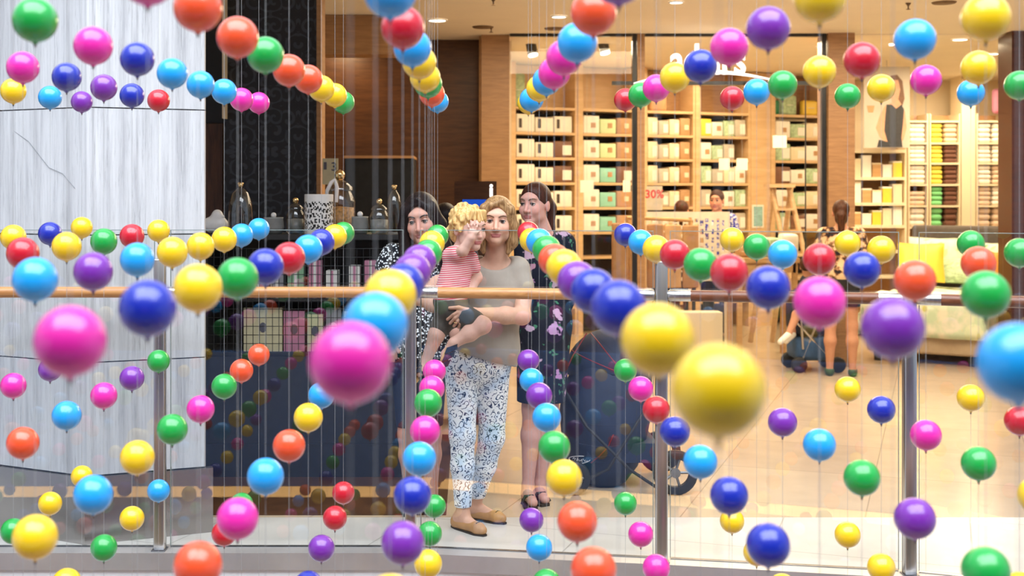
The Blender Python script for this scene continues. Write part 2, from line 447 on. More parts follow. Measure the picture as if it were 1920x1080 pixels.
def link(o, parent, world_loc):
    if parent is not None:
        o.parent = parent; o.location = Vector(world_loc) - wloc(parent)
    else: o.location = world_loc
def tag(o, label, cat, group=None, kind=None):
    if label: o['label'] = label
    if cat: o['category'] = cat
    if group: o['group'] = group
    if kind: o['kind'] = kind
    return o
def struct(o, label=None):
    o['kind'] = 'structure'
    if label: o['label'] = label
    return o
def thing(name, loc, label, cat, group=None):
    o = bpy.data.objects.new(name, None); o.empty_display_size = 0.1
    o.location = loc; C.objects.link(o)
    return tag(o, label, cat, group)
def part(name, fn, mats, parent):
    m = MB(); fn(m); return m.build(name, mats, parent)
def boxpart(name, lo, hi, mats, parent, R=None, piv=None):
    m = MB(); m.box(lo, hi, 0, R, piv); return m.build(name, mats, parent)
def child_copy(src, parent, world_loc):
    c = src.copy(); C.objects.link(c); link(c, parent, world_loc); return c
def text_mesh(body, size, extrude, offset=0.0, spacing=1.0):
    cu = bpy.data.curves.new('lettering', 'FONT'); cu.body = body; cu.size = size; cu.extrude = extrude; cu.offset = offset
    cu.align_x = 'CENTER'; cu.align_y = 'BOTTOM_BASELINE'; cu.space_character = spacing; cu.resolution_u = 4
    o = bpy.data.objects.new('lettering', cu); C.objects.link(o)
    dg = bpy.context.evaluated_depsgraph_get()
    me = bpy.data.meshes.new_from_object(o.evaluated_get(dg))
    bpy.data.objects.remove(o, do_unlink=True)
    return me
def lettering(name, body, size, extrude, loc, matname, parent=None, offset=0.0, spacing=1.0, rotz=0.0, sx=1.0):
    me = text_mesh(body, size, extrude, offset, spacing)
    me.transform(Matrix.Rotation(rotz, 4, 'Z') @ Matrix.Rotation(math.pi / 2, 4, 'X') @ Matrix.Scale(sx, 4, (1, 0, 0)))
    me.materials.clear(); me.materials.append(MATS[matname])
    o = bpy.data.objects.new(name, me); C.objects.link(o); link(o, parent, loc)
    return o
rnd = random.Random(7)

# ------------------------------------------------------------------ the setting
YG = 5.95
def slab(name, lo, hi, m, label=None):
    return struct(boxpart(name, lo, hi, m, None), label)
H = 3.25
# mall floor, lighter strip along the void edge
EDGE = [(-9, 6.03), (-0.3, 6.03), (0.9, 5.84), (1.95, 5.63), (2.4, 5.50), (6.0, 4.35)]
mb = MB()
mb.prism([(-9, 6.62), (9.5, 6.62), (9.5, 17.8), (-9, 17.8)], -0.2, 0.0)
struct(mb.build('floor', 'floor_tile'), 'polished beige tile floor of the mall walkway')
mb = MB()
mb.prism(EDGE + [(9.5, 4.35), (9.5, 6.618), (-9, 6.618)], -0.2, 0.0)
struct(mb.build('floor_edge_strip', 'edge_tile'), 'pale grey tile strip along the balustrade')
# slab edge: metal kerb strip and white fascia following the balustrade line
def ribbon(name, dy0, dy1, z0, z1, m, label):
    mb = MB()
    fr = [(x, y + dy0) for x, y in EDGE]; bk = [(x, y + dy1) for x, y in EDGE]
    mb.prism(fr + bk[::-1], z0, z1)
    return struct(mb.build(name, m), label)
ribbon('trim_1', -0.14, -0.002, -0.060, 0.018, 'kerb_metal', 'brushed metal kerb strip under the glass balustrade')
ribbon('wall_slab_edge', -0.12, 0.3, -1.3, -0.205, 'white_paint', 'white painted edge of the floor slab')
ribbon('wall_slab_lip', -0.12, -0.003, -0.204, -0.062, 'white_paint', 'white painted upper lip of the floor slab')
# ceilings
slab('ceiling', (-9, 6.3, H), (9.5, 12.55, H + 0.2), 'ceiling_paint', 'warm cream ceiling over the mall walkway')
slab('ceiling_shop', (0.3, 12.6, H), (9.5, 17.8, H + 0.2), 'ceiling_paint', 'warm cream ceiling inside the bedding shop')
slab('wall_bulkhead', (-9, 5.98, H), (9.5, 6.28, 5.2), 'white_paint', 'white bulkhead above the walkway edge')
slab('ceiling_corner', (-9, 12.56, H), (0.29, 13.4, H + 0.2), 'ceiling_paint')
slab('floor_shade', (-4.5, 6.66, 0.0005), (X_(838, 6.9), 8.9, 0.004), 'panel_wood', 'thin dark sheet imitating floor shade around the homeware display')  # dark sheet over the tiles paints in the shade and reflection there
# walls
slab('wall_left', (X_(420, 9.2), 9.2, 0), (X_(594, 9.2), 9.4, H), 'damask', 'black wall covered with scrolling damask wallpaper')
slab('wall_walnut', (X_(300, 9.3), 9.3, 0), (X_(417, 9.3), 9.42, Z_(232, 9.3)), 'walnut_strip', 'dark walnut panel beside the stone pillar')
slab('wall_dark', (X_(250, 9.3), 9.35, Z_(230, 9.3)), (X_(417, 9.3), 9.45, H), 'black', 'black upper wall beside the stone pillar')
slab('trim_2', (X_(416.5, 9.1), 9.1, Z_(222, 9.1)), (X_(422, 9.1), 9.19, H), 'cream_wall', 'pale slim post at the edge of the damask wall')
slab('trim_3', (X_(595, 9.2), 9.15, 0), (X_(603, 9.2), 9.42, H), 'pilaster_wood', 'tan wooden end trim of the damask wall')
slab('wall_back', (-9.0, 13.0, 0), (X_(900, 12.9), 13.2, H), 'panel_wood', 'dark brown wood panelled wall behind the three women')
slab('trim_4', (X_(898.5, 12.7), 12.7, 0), (X_(902, 12.7), 12.99, H), 'oak', 'thin light wooden corner strip on the brown wall')
slab('wall_pilaster', (X_(902.5, 12.6), 12.6, 0), (X_(955, 12.6), 13.1, H), 'pilaster_wood', 'tan wooden pilaster at the corner of the shop window')
slab('wall_beam', (-4.0, 11.2, Z_(104, 11.3)), (X_(742, 11.3), 11.5, H - 0.003), 'pilaster_wood', 'low tan bulkhead under the walkway ceiling')
slab('wall_shop_back', (-1, 17.6, 0), (9.5, 17.8, H), 'cream_wall', 'cream back wall of the bedding shop')
slab('wall_shop_side', (0.30, 13.11, 0), (0.42, 17.59, H), 'cream_wall', 'cream side wall of the bedding shop')
slab('wall_right', (X_(1889, 12.4), 12.3, 0), (9.5, 12.62, H), 'mahogany', 'dark mahogany wall right of the shop entrance')
slab('wall_column', (X_(1551, 12.5), 12.45, 0), (X_(1600, 12.5), 12.85, H), 'pilaster_wood', 'tan wood clad column at the shop entrance')
slab('wall_far_left', (-9.2, 6.3, 0), (-9.0, 17.8, H), 'dark_interior')
slab('wall_far_right', (9.5, 6.3, 0), (9.7, 17.8, H), 'cream_wall')
# the side of the void where the photograph was taken from (seen mirrored in the glass)
slab('wall_opposite_fascia', (-9, 0.05, -1.02), (9.5, 0.18, 0.22), 'fascia', 'pale slab fascia on the near side of the void')
slab('trim_5', (-9, 0.06, -1.12), (9.5, 0.17, -1.022), 'cove', 'warm light cove under the near fascia')
slab('wall_opposite_lower', (-9, -0.6, -4.0), (9.5, -0.45, -1.13), 'panel_wood', 'brown shop wall on the level below')
slab('floor_opposite', (-9, -7.0, -0.2), (9.5, 0.045, 0.0), 'floor_tile')
slab('wall_opposite_back', (-9, -7.2, 0), (9.5, -7.0, 6), 'dark_interior')
slab('ceiling_opposite', (-9, -7.0, H), (9.5, 0.0, H + 0.3), 'dark_interior')
slab('floor_lower', (-9, -0.44, -4.2), (9.5, 7.0, -4.0), 'floor_tile')

# stone pillar with separate stone panels and a polished plinth
PIL = [(-2.343, 6.376), (-1.836, 6.12), (-1.315, 6.33), (-1.83, 6.75)]
pil = MB(); pil.prism([(x * .999 - .002, y + .03) for x, y in PIL], 0.0, H - 0.004)
pillar = struct(pil.build('pillar', 'stone'), 'pale grey veined stone pillar on a polished metal plinth')
zs_ = [0.321, 0.864, 1.474, 2.086, 2.70, H - 0.005]
for i in range(5):
    for a, b in ((PIL[0], PIL[1]), (PIL[1], PIL[2])):
        mb = MB()
        mb.prism([a, b, (b[0], b[1] + .028), (a[0], a[1] + .028)], zs_[i] + 0.003, zs_[i + 1] - 0.003)
        mb.build('stone_panel', 'stone', pillar)
mb = MB()
mb.prism([(-2.372, 6.372), (-1.836, 6.092), (-1.272, 6.328), (-1.285, 6.37), (-1.836, 6.119), (-2.36, 6.40)], 0.0, 0.318)
mb.build('plinth', 'plinth_steel', pillar)
mb = MB()
mb.tube([(-2.30 + .012, 6.355 - .004, 2.0), (-2.17, 6.285, 1.93), (-2.05, 6.224, 1.80), (-1.97, 6.184, 1.77), (-1.90, 6.149, 1.70)], 0.0012, 5)
mb.build('crack', 'steel_dark', pillar)

# ------------------------------------------------------------------ glass balustrade
posts = [(-170, 5.95), (300, 5.95), (770, 5.95), (1240, 5.76), (1705, 5.56), (2180, 5.20)]
pw = [Vector((X_(px, Y), Y, 0)) for px, Y in posts]
ZR = 1.214
pn = ['', 'in front of the stone pillar', 'left of the mother and toddler', 'beside the navy stroller', 'in front of the shop bed', '']
for i, p in enumerate(pw):
    if i in (0, 5): continue
    t = thing('balustrade_post', p, 'brushed steel balustrade post ' + pn[i], 'post', 'balustrade posts')
    m = MB(); m.rbox((p.x - .026, p.y - .026, 0.020), (p.x + .026, p.y + .026, 1.37), 0.006); m.build('post_tube', 'steel', t)
    m = MB(); m.box((p.x - .032, p.y - .040, 0.0185), (p.x + .032, p.y + .030, 0.024)); m.build('base_plate', 'steel_dark', t)
segn = ['left of the first post, before the stone pillar', 'between pillar and toddler', 'in front of the mother and toddler', 'in front of the shop entrance', 'at the right edge, before the bed']
for i in range(5):
    a, b = pw[i], pw[i + 1]; d = (b - a).normalized(); L = (b - a).length
    nrm = Vector((-d.y, d.x, 0))
    ang = math.atan2(d.y, d.x); R = Matrix.Rotation(ang, 3, 'Z')
    off = nrm * 0.052
    g = thing('glass_balustrade', (a + b) / 2 + off, 'tall clear glass balustrade panel ' + segn[i], 'balustrade', 'balustrade glass panels')
    p0 = a + off; 
    m = MB(); m.box((p0.x + .040, p0.y - .006, 0.022), (p0.x + L - .040, p0.y + .006, 1.500), 0, R, (p0.x, p0.y, 0)); m.build('pane', 'glass', g)
    m = MB(); m.box((p0.x + .040, p0.y - .006, 1.5005), (p0.x + L - .040, p0.y + .006, 1.5035), 0, R, (p0.x, p0.y, 0)); m.build('top_edge', 'glass_edge', g)
    m = MB(); m.box((p0.x + .0365, p0.y - .006, 0.022), (p0.x + .0395, p0.y + .006, 1.5035), 0, R, (p0.x, p0.y, 0)); m.build('side_edge', 'glass_edge', g)
    m = MB(); m.box((p0.x + L - .0395, p0.y - .006, 0.022), (p0.x + L - .0365, p0.y + .006, 1.5035), 0, R, (p0.x, p0.y, 0)); m.build('side_edge', 'glass_edge', g)
    m = MB(); m.box((p0.x + .040, p0.y - .014, 0.0005), (p0.x + L - .040, p0.y + .014, 0.021), 0, R, (p0.x, p0.y, 0)); m.build('channel', 'steel_dark', g)
    h = thing('handrail', (a + b) / 2 + Vector((0, 0, ZR - .026)), 'round wooden handrail with steel end sleeves ' + segn[i], 'handrail', 'handrail lengths')
    A = a + d * .125 + Vector((0, 0, ZR)); B = b - d * .125 + Vector((0, 0, ZR))
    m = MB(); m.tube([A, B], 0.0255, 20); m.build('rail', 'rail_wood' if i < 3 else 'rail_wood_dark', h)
    for q, e, sg in ((a, A, 1), (b, B, -1)):
        z = Vector((0, 0, ZR)); s0 = q + d * .030 * sg + z
        m = MB(); m.tube([s0, s0 + d * .008 * sg, e + d * sg * .004, e + d * sg * .014], [.021, .0262, .0262, .021], 20); m.build('end_sleeve', 'steel', h)

# ------------------------------------------------------------------ hanging balls
AI = {-5: -22.2, -4: -18.1, -3: -13.9, -2: -9.75, -1: -5.6, 0: -1.48, 1: 2.6, 2: 6.8, 3: 10.85, 4: 14.9, 5: 18.7}
g_, p_, b_, c_, y_, v_, r_, o_ = 'green', 'pink', 'blue', 'cyan', 'yellow', 'purple', 'red', 'orange'
BALLS = {
 'upper': {
  -4: [(154, 191, 40, v_), (95, 182.5, 43.5, c_), (25.7, 170.5, 48, y_)],
  -3: [(298.5, 188.5, 41.5, r_), (248.5, 179, 45, b_), (195.5, 164, 49, v_), (125, 144.5, 53, b_), (43, 126.5, 60, p_)],
  -2: [(487, 193, 40.5, p_), (454, 186.5, 43, p_), (422, 171.5, 47, c_), (376.5, 158.5, 51.5, c_), (324, 137.5, 57.5, c_), (258, 111, 63, b_), (175.7, 86, 72, p_), (66.7, 38, 81.5, g_)],
  -1: [(646, 192, 41, g_), (631, 178.5, 44, y_), (605, 166, 48.5, y_), (581.5, 148.5, 53, o_), (543, 132, 60, o_), (499, 103, 68.5, g_), (446, 70, 78, o_), (372.5, 15, 90.5, o_), (278, -43, 104, p_)],
  0: [(822, 190.5, 41.5, c_), (812, 176, 48, o_), (806, 157.5, 52, g_), (799, 145, 57, y_), (789, 117, 63, y_), (776, 90, 71, c_), (757, 52, 82, r_), (734, -15, 98, c_)],
  1: [(990, 193, 41, y_), (1000, 186.5, 45, c_), (1013, 166, 49, y_), (1026, 152, 53, c_), (1043, 137, 60, p_), (1061, 108, 67, p_), (1088, 80, 75, c_), (1119, 24, 89, o_), (1163, -43, 106, v_)],
  2: [(1176, 187, 43, r_), (1205, 178, 46.5, g_), (1236, 165, 51, p_), (1271, 145, 56.5, y_), (1318, 124, 62.5, b_), (1373, 88, 71, p_), (1447, 53, 82.5, v_), (1541.7, -5, 101, y_)],
  3: [(1377, 184, 45, r_), (1424, 172, 49.5, c_), (1474, 159, 55, g_), (1541.7, 134, 62, y_), (1623, 112.7, 68, r_), (1722.7, 74, 78, c_), (1858, 33, 91, y_)],
  4: [(1595, 180, 48, g_), (1660, 165, 52, y_), (1742, 150, 57.5, p_), (1840.7, 127, 64, y_)],
  5: [(1825.7, 174, 50.5, c_), (1919, 160, 55, g_)]},
 'middle': {
  -4: [(153.7, 426.7, 40.5, y_), (94, 438, 43.5, b_), (25.7, 445, 48.5, y_)],
  -3: [(297.7, 432.7, 42, y_), (247.7, 442.7, 45.5, r_), (194.7, 452.7, 49.5, g_), (125, 462, 55.5, y_), (42.7, 475, 60, r_)],
  -2: [(486, 429, 40.5, c_), (454, 441, 43, c_), (421.7, 448.7, 48, y_), (376.7, 461.7, 52, y_), (323, 472.7, 58, y_), (257.7, 486.7, 64, c_), (174.7, 509, 72, v_), (65, 524, 83, c_)],
  -1: [(645, 437, 41.5, g_), (630, 443, 45, y_), (605.7, 454, 49, b_), (580, 466.7, 53.5, c_), (543, 484, 59.5, r_), (499, 500, 67.5, b_), (446.7, 521.7, 77.5, g_), (372, 540, 92, y_), (276, 578, 107, b_), (131.7, 640, 134, p_)],
  0: [(819, 442, 42, g_), (809.5, 456.5, 49, y_), (800, 475, 54, g_), (787, 490, 62, v_), (776, 510, 70, v_), (757, 534, 82, b_), (733, 554, 98, y_), (704, 609, 123, c_), (657, 680, 154, p_)],
  1: [(992, 436, 42, r_), (997.5, 450, 46, y_), (1013, 453, 50, c_), (1027, 468, 54, g_), (1038, 487, 60, o_), (1056, 501, 68, y_), (1080, 527, 75, v_), (1110, 546, 84, b_), (1156.5, 577, 104, b_), (1233, 637, 138, y_), (1347, 733, 177, y_)],
  2: [(1173, 440, 42.5, b_), (1202, 454, 46, c_), (1230, 466.7, 51, y_), (1265, 477, 56, r_), (1312, 496, 62, g_), (1367.7, 511, 70, r_), (1440, 539, 81, b_), (1532, 566.7, 96, p_), (1674, 615, 116, v_), (1910, 681, 151, c_)],
  3: [(1374, 449, 45, y_), (1420, 462.7, 49, g_), (1470, 476.7, 54, c_), (1536, 486, 61, r_), (1616, 505, 67, b_), (1716, 525.7, 75, o_), (1849, 552, 88, g_)],
  4: [(1591, 456, 48, y_), (1654.7, 468, 52, y_), (1835.7, 494, 64.5, o_)],
  5: [(1820, 457, 50, g_), (1911.7, 474, 55, g_)]},
 'lower': {
  -4: [(93, 693, 43.5, v_), (25.7, 723, 48, p_)],
  -3: [(297, 677, 42, g_), (247, 709, 46, v_), (194.7, 741.7, 50, p_), (125, 779, 55, c_), (43, 830.7, 60.5, o_)],
  -2: [(483, 665, 41, o_), (451.7, 695, 44, o_), (420, 724.5, 48, g_), (375, 767, 53, p_), (322, 805, 57.5, g_), (257, 857.7, 65, c_ if False else y_), (174, 927, 74, c_), (66, 1007, 85, y_)],
  -1: [(601, 741, 51, c_), (576.7, 782.7, 56, y_), (540, 835.7, 62, o_), (495.7, 893, 70.5, c_), (444, 972, 79, p_), (369, 1061, 89, o_)],
  0: [(815, 696, 44, p_), (808, 728, 48, p_), (803, 755.7, 53, g_), (795, 808, 57, p_), (783, 860, 66, c_), (768, 929, 72, b_), (751.7, 1017.7, 80, v_), (728, 1127, 101, y_)],
  1: [(990, 676, 42, v_), (996, 713, 46, c_), (1010, 742, 49.5, v_), (1024.7, 782.7, 55.5, c_), (1036.5, 838, 60.5, g_), (1055.7, 895.7, 68, y_), (1079, 978, 76, o_), (1109, 1069, 85, o_)],
  2: [(1171.7, 694, 43.5, g_), (1201, 729, 48, p_), (1230, 768, 52, r_), (1260, 809, 57, b_), (1310, 865.7, 63, c_), (1361, 929, 70, b_), (1434, 1021.7, 80, b_)],
  3: [(1465, 791.7, 54.5, v_), (1531.7, 834, 61, c_), (1609, 895.7, 66.5, g_), (1707.7, 972, 75.5, v_), (1838, 1070, 88, g_)],
  4: [(1587.7, 730, 47.5, y_), (1650, 768, 51.5, b_), (1730, 815.7, 57, p_), (1827.7, 869, 63.5, g_), (1945, 930, 71, y_)],
  5: [(1815, 746, 50, y_), (1909, 789, 55, r_)]},
 'bottom': {
  -4: [(152.7, 893, 41, y_), (94, 944, 44, y_), (23.5, 996, 47, g_)],
  -3: [(296, 920, 42.5, c_), (246.7, 972, 46.5, y_), (194, 1027, 50, g_), (125, 1093, 55, y_)],
  -2: [(451.7, 946, 44, g_), (418, 1000, 47, r_)],
  -1: [(640.5, 924, 42.5, r_), (623, 971, 45.5, r_), (599, 1028, 49.5, v_), (574, 1098, 55.5, b_)],
  0: [(814, 949, 43, g_), (806, 1000.7, 46, g_), (802, 1057, 52, y_)],
  1: [(993, 975, 45, v_), (1008, 1026.7, 49, c_), (1022, 1094, 53.5, g_)],
  2: [(1170, 944, 43, g_), (1197.7, 1001.7, 47.5, p_), (1226, 1065, 51, p_)],
  3: [(1367, 977, 45.5, y_), (1412, 1036, 49.5, y_), (1460, 1103, 54, y_)],
  4: [(1583, 1002.7, 47.5, y_), (1645, 1064, 51, y_)],
  5: [(1906, 1100, 55, y_)]}}
DB = 0.0933; KZ = F * DB
LAND = {-4: "pillar's left face", -3: "pillar's right face", -2: 'glass cloche', -1: 'price card',
        0: 'toddler', 1: 'red-haired woman', 2: 'stroller', 3: 'lattice screen', 4: 'floral shopper', 5: 'shop bed'}
ORD = ['first', 'second', 'third', 'fourth', 'fifth', 'sixth', 'seventh', 'eighth', 'ninth', 'tenth', 'eleventh', 'twelfth', 'thirteenth', 'fourteenth', 'fifteenth', 'sixteenth', 'seventeenth', 'eighteenth']
CNAME = {'cyan': 'sky blue', 'blue': 'dark blue'}
# balls of one receding row hang on a shared set of strings
strings = {}
for lay, cols in BALLS.items():
    for ci, lst in cols.items():
        for n, (x, y, s, c) in enumerate(lst):
            if abs(AI[ci]) > 5: s = 0.35 * s + 0.65 * (x - CX) / AI[ci]
            Yb = KZ / s
            best = None
            for st in strings.get(ci, []):
                if abs(st['Y'] - Yb) < 0.2 and lay not in st['lay'] and (best is None or abs(st['Y'] - Yb) < abs(best['Y'] - Yb)): best = st
            e = dict(lay=lay, n=n, x=x, y=y, c=c, Y=Yb)
            if best is None:
                strings.setdefault(ci, []).append(dict(Y=Yb, lay={lay}, b=[e]))
            else:
                best['b'].append(e); best['lay'].add(lay)
                best['Y'] = sum(q['Y'] for q in best['b']) / len(best['b'])
RB = DB / 2; placed = []
def ball_mesh(c):
    m = MB(); m.sphere((0, 0, 0), RB, 48)
    m.lathe((0, 0, -RB), [(0.011, 0.0016), (0.006, -0.001), (0.0035, -0.004)], 12)
    return m.build('ball', 'plastic_' + c, None, (0, 0, 0))
def nub_mesh():
    m = MB(); m.tube([(0, 0, -RB - .003), (0, 0, -RB - .010)], [.0030, .0024], 10); return m.build('nub', 'nub', None, (0, 0, 0))
proto = {c: ball_mesh(c).data for c in BALLC}
nubd = nub_mesh().data
for o in [q for q in C.objects if q.name.split('.')[0] in ('ball', 'nub')]: bpy.data.objects.remove(o)
m = MB(); m.tube([(0, 0, -3.6), (0, 0, 5.0)], 0.00055, 6, caps=False)
so = m.build('hanging_string', 'string', None, (0, 0, 0)); strd = so.data; bpy.data.objects.remove(so)
for ci in sorted(strings):
    for k, st in enumerate(sorted(strings[ci], key=lambda q: -q['Y'])):
        Y = st['Y']; X = sum(X_(q['x'], Y) for q in st['b']) / len(st['b'])
        o = bpy.data.objects.new('hanging_string', strd); o.location = (X, Y, 0); C.objects.link(o)
        tag(o, 'thin pale string, %s from the glass in the row to the %s' % (ORD[k], LAND[ci]), 'string', 'strings of the hanging balls')
        for q in st['b']:
            o = bpy.data.objects.new('hanging_ball', proto[q['c']]); o.location = (X, Y, Z_(q['y'], Y)); C.objects.link(o); placed.append(tuple(o.location))
            tag(o, '%s ball, %s from the glass in %s row to the %s' % (CNAME.get(q['c'], q['c']), ORD[q['n']], q['lay'], LAND[ci]), 'ball', 'hanging plastic balls')
            nb = bpy.data.objects.new('nub', nubd); C.objects.link(nb); nb.parent = o
# more of the same installation beyond the frame, seen only mirrored in the glass
mb = MB(); cl = list(BALLC)
for i in range(-11, 13):
    for k in range(0, 10):
        Y = 5.5 - .40 * k; X = -.137 + .389 * i
        for z in (2.05, 1.50, 0.96, 0.42, -0.13, -0.68):
            z += .03 * math.sin(i * 1.3 + k * .7)
            px = CX + F * X / Y; py = CY + (EYE - z) * F / Y
            mg = RB * F / Y * 1.3 + 12
            if -mg < px < 1920 + mg and -mg < py < 1080 + mg: continue
            if Y > 5.72 - max(0, X + .3) * .30: continue
            if any(abs(X - a) < .12 and abs(Y - b) < .12 and abs(z - c) < .12 for a, b, c in placed): continue
            mb.sphere((X, Y, z), RB, 12, rnd.randrange(8))
o = mb.build('hanging_ball_field', ['plastic_' + c for c in cl])
tag(o, 'further hanging plastic balls mirrored in the balustrade glass', 'balls', None, 'stuff')

# ------------------------------------------------------------------ bodies: smooth implicit surfaces meshed as one skin
def cp(a, b, ra, rb=None, k=0.02, col=None, fy=1.0, op='+'):
    return dict(t='c', a=np.array(a, float), b=np.array(b, float), ra=ra, rb=ra if rb is None else rb, k=k, col=col, fy=fy, op=op)
def el(c, r, k=0.02, col=None, R=None, op='+'):
    return dict(t='e', c=np.array(c, float), r=np.array(r, float), R=None if R is None else np.array(R, float), k=k, col=col, op=op)
def pdist(p, X, Y, Z):
    if p['t'] == 'c':
        a, b, fy = p['a'], p['b'], p['fy']
        ay = a[1]; by = a[1] + (b[1] - a[1]) / fy
        Yq = (Y - a[1]) / fy + a[1]
        ba = np.array([b[0] - a[0], by - ay, b[2] - a[2]]); L = max((ba ** 2).sum(), 1e-9)
        t = ((X - a[0]) * ba[0] + (Yq - ay) * ba[1] + (Z - a[2]) * ba[2]) / L
        t = np.clip(t, 0, 1)
        d = np.sqrt((X - a[0] - t * ba[0]) ** 2 + (Yq - ay - t * ba[1]) ** 2 + (Z - a[2] - t * ba[2]) ** 2)
        return d - (p['ra'] + t * (p['rb'] - p['ra']))
    c, r, R = p['c'], p['r'], p['R']
    x, y, z = X - c[0], Y - c[1], Z - c[2]
    if R is not None:
        x, y, z = (R[0, 0] * x + R[1, 0] * y + R[2, 0] * z, R[0, 1] * x + R[1, 1] * y + R[2, 1] * z, R[0, 2] * x + R[1, 2] * y + R[2, 2] * z)
    k0 = np.sqrt((x / r[0]) ** 2 + (y / r[1]) ** 2 + (z / r[2]) ** 2)
    k1 = np.sqrt((x / r[0] ** 2) ** 2 + (y / r[1] ** 2) ** 2 + (z / r[2] ** 2) ** 2) + 1e-9
    return k0 * (k0 - 1) / k1
def pbox(p, mg):
    if p['t'] == 'c':
        r = max(p['ra'], p['rb']) * max(1, p['fy'])
        return np.minimum(p['a'], p['b']) - r - mg, np.maximum(p['a'], p['b']) + r + mg
    r = p['r'].max() if p['R'] is not None else p['r']
    return p['c'] - r - mg, p['c'] + r + mg
def axis(lo, hi, base, fines):
    v = [lo]
    while v[-1] < hi:
        s = base
        for a, b, f in fines:
            if a <= v[-1] <= b: s = min(s, f)
        v.append(v[-1] + s)
    return np.array(v)
def sdf_mesh(prims, res=0.006, fine=None, cuts=(), mg=0.07):
    """fine: list of (lo3, hi3, res). cuts: functions(X,Y,Z)->signed distance, kept where negative."""
    lo = np.min([pbox(p, 0.02)[0] for p in prims if p['op'] == '+'], axis=0)
    hi = np.max([pbox(p, 0.02)[1] for p in prims if p['op'] == '+'], axis=0)
    fine = fine or []
    ax = [axis(lo[i], hi[i], res, [(f[0][i], f[1][i], f[2]) for f in fine]) for i in range(3)]
    G = np.ones([len(a) for a in ax], np.float32)
    for p in prims:
        a, b = pbox(p, mg)
        sl = []
        for i in range(3):
            i0 = max(0, np.searchsorted(ax[i], a[i]) - 1); i1 = min(len(ax[i]), np.searchsorted(ax[i], b[i]) + 1)
            sl.append(slice(i0, i1))
        if any(s.stop <= s.start for s in sl): continue
        d = pdist(p, ax[0][sl[0], None, None], ax[1][None, sl[1], None], ax[2][None, None, sl[2]])
        sub = G[tuple(sl)]; k = p['k']
        if p['op'] == '+':
            h = np.clip(.5 + .5 * (sub - d) / k, 0, 1); G[tuple(sl)] = sub * (1 - h) + d * h - k * h * (1 - h)
        else:
            h = np.clip(.5 - .5 * (sub + d) / k, 0, 1); G[tuple(sl)] = sub * (1 - h) - d * h + k * h * (1 - h)
    for c in cuts:
        G = np.maximum(G, c(ax[0][:, None, None], ax[1][None, :, None], ax[2][None, None, :]).astype(np.float32))
    G[0] = G[-1] = 1; G[:, 0] = G[:, -1] = 1; G[:, :, 0] = G[:, :, -1] = 1
    S = G < 0
    n = [len(a) - 1 for a in ax]
    cnt = np.zeros(n, np.int8)
    for i in (0, 1):
        for j in (0, 1):
            for k in (0, 1): cnt += S[i:i + n[0], j:j + n[1], k:k + n[2]]
    act = (cnt > 0) & (cnt < 8)
    I = np.argwhere(act); idx = np.full(n, -1, np.int64); idx[act] = np.arange(len(I))
    pos = np.zeros((len(I), 3)); w = np.zeros(len(I))
    cor = [(i, j, k) for i in (0, 1) for j in (0, 1) for k in (0, 1)]
    for a in cor:
        for d in range(3):
            if a[d]: continue
            b = list(a); b[d] = 1
            va = G[I[:, 0] + a[0], I[:, 1] + a[1], I[:, 2] + a[2]]; vb = G[I[:, 0] + b[0], I[:, 1] + b[1], I[:, 2] + b[2]]
            m = (va < 0) != (vb < 0)
            t = np.where(m, va / np.where(m, va - vb, 1), 0)
            for e in range(3):
                x0 = ax[e][I[:, e] + a[e]]; x1 = ax[e][I[:, e] + b[e]]
                pos[:, e] += np.where(m, x0 + t * (x1 - x0), 0)
            w += m
    pos /= w[:, None]
    faces = []
    for d in range(3):
        sa = [slice(0, None)] * 3; sb = [slice(0, None)] * 3
        sa[d] = slice(0, -1); sb[d] = slice(1, None)
        A, B = S[tuple(sa)], S[tuple(sb)]
        E = np.argwhere(A != B)
        u, v = (d + 1) % 3, (d + 2) % 3
        E = E[(E[:, u] > 0) & (E[:, v] > 0) & (E[:, u] < n[u]) & (E[:, v] < n[v])]
        q = []
        for du, dv in ((-1, -1), (0, -1), (0, 0), (-1, 0)):
            f = E.copy(); f[:, u] += du; f[:, v] += dv
            q.append(idx[f[:, 0], f[:, 1], f[:, 2]])
        q = np.stack(q, 1)
        inside = A[E[:, 0], E[:, 1], E[:, 2]]
        q[~inside] = q[~inside][:, ::-1]
        faces.append(q)
    return pos, np.concatenate(faces)
def sdf_obj(name, prims, m, parent, res=0.006, fine=None, cuts=(), color=False, origin=None):
    v, f = sdf_mesh(prims, res, fine, cuts)
    o0 = np.array(wloc(parent)) if origin is None else np.array(origin)
    me = bpy.data.meshes.new(name)
    me.vertices.add(len(v)); me.vertices.foreach_set('co', (v - o0).astype(np.float32).ravel())
    me.loops.add(len(f) * 4); me.loops.foreach_set('vertex_index', f.astype(np.int32).ravel())
    me.polygons.add(len(f)); me.polygons.foreach_set('loop_start', np.arange(0, len(f) * 4, 4, dtype=np.int32))
    me.update(calc_edges=True)
    me.polygons.foreach_set('use_smooth', np.ones(len(f), bool))
    if color:
        best = np.full(len(v), 9.0); col = np.zeros((len(v), 4)); col[:, 3] = 1
        for p in prims:
            if p['col'] is None or p['op'] != '+': continue
            d = pdist(p, v[:, 0], v[:, 1], v[:, 2])
            k = d < best
            best[k] = d[k]; col[k, :3] = p['col']
        at = me.color_attributes.new('Col', 'FLOAT_COLOR', 'POINT')
        at.data.foreach_set('color', col.astype(np.float32).ravel())
    me.materials.append(MATS[m])
    o = bpy.data.objects.new(name, me); C.objects.link(o)
    link(o, parent, o0)
    return o
def rotm(yaw=0, pitch=0, roll=0):
    return (Matrix.Rotation(yaw, 3, 'Z') @ Matrix.Rotation(pitch, 3, 'X') @ Matrix.Rotation(roll, 3, 'Y'))
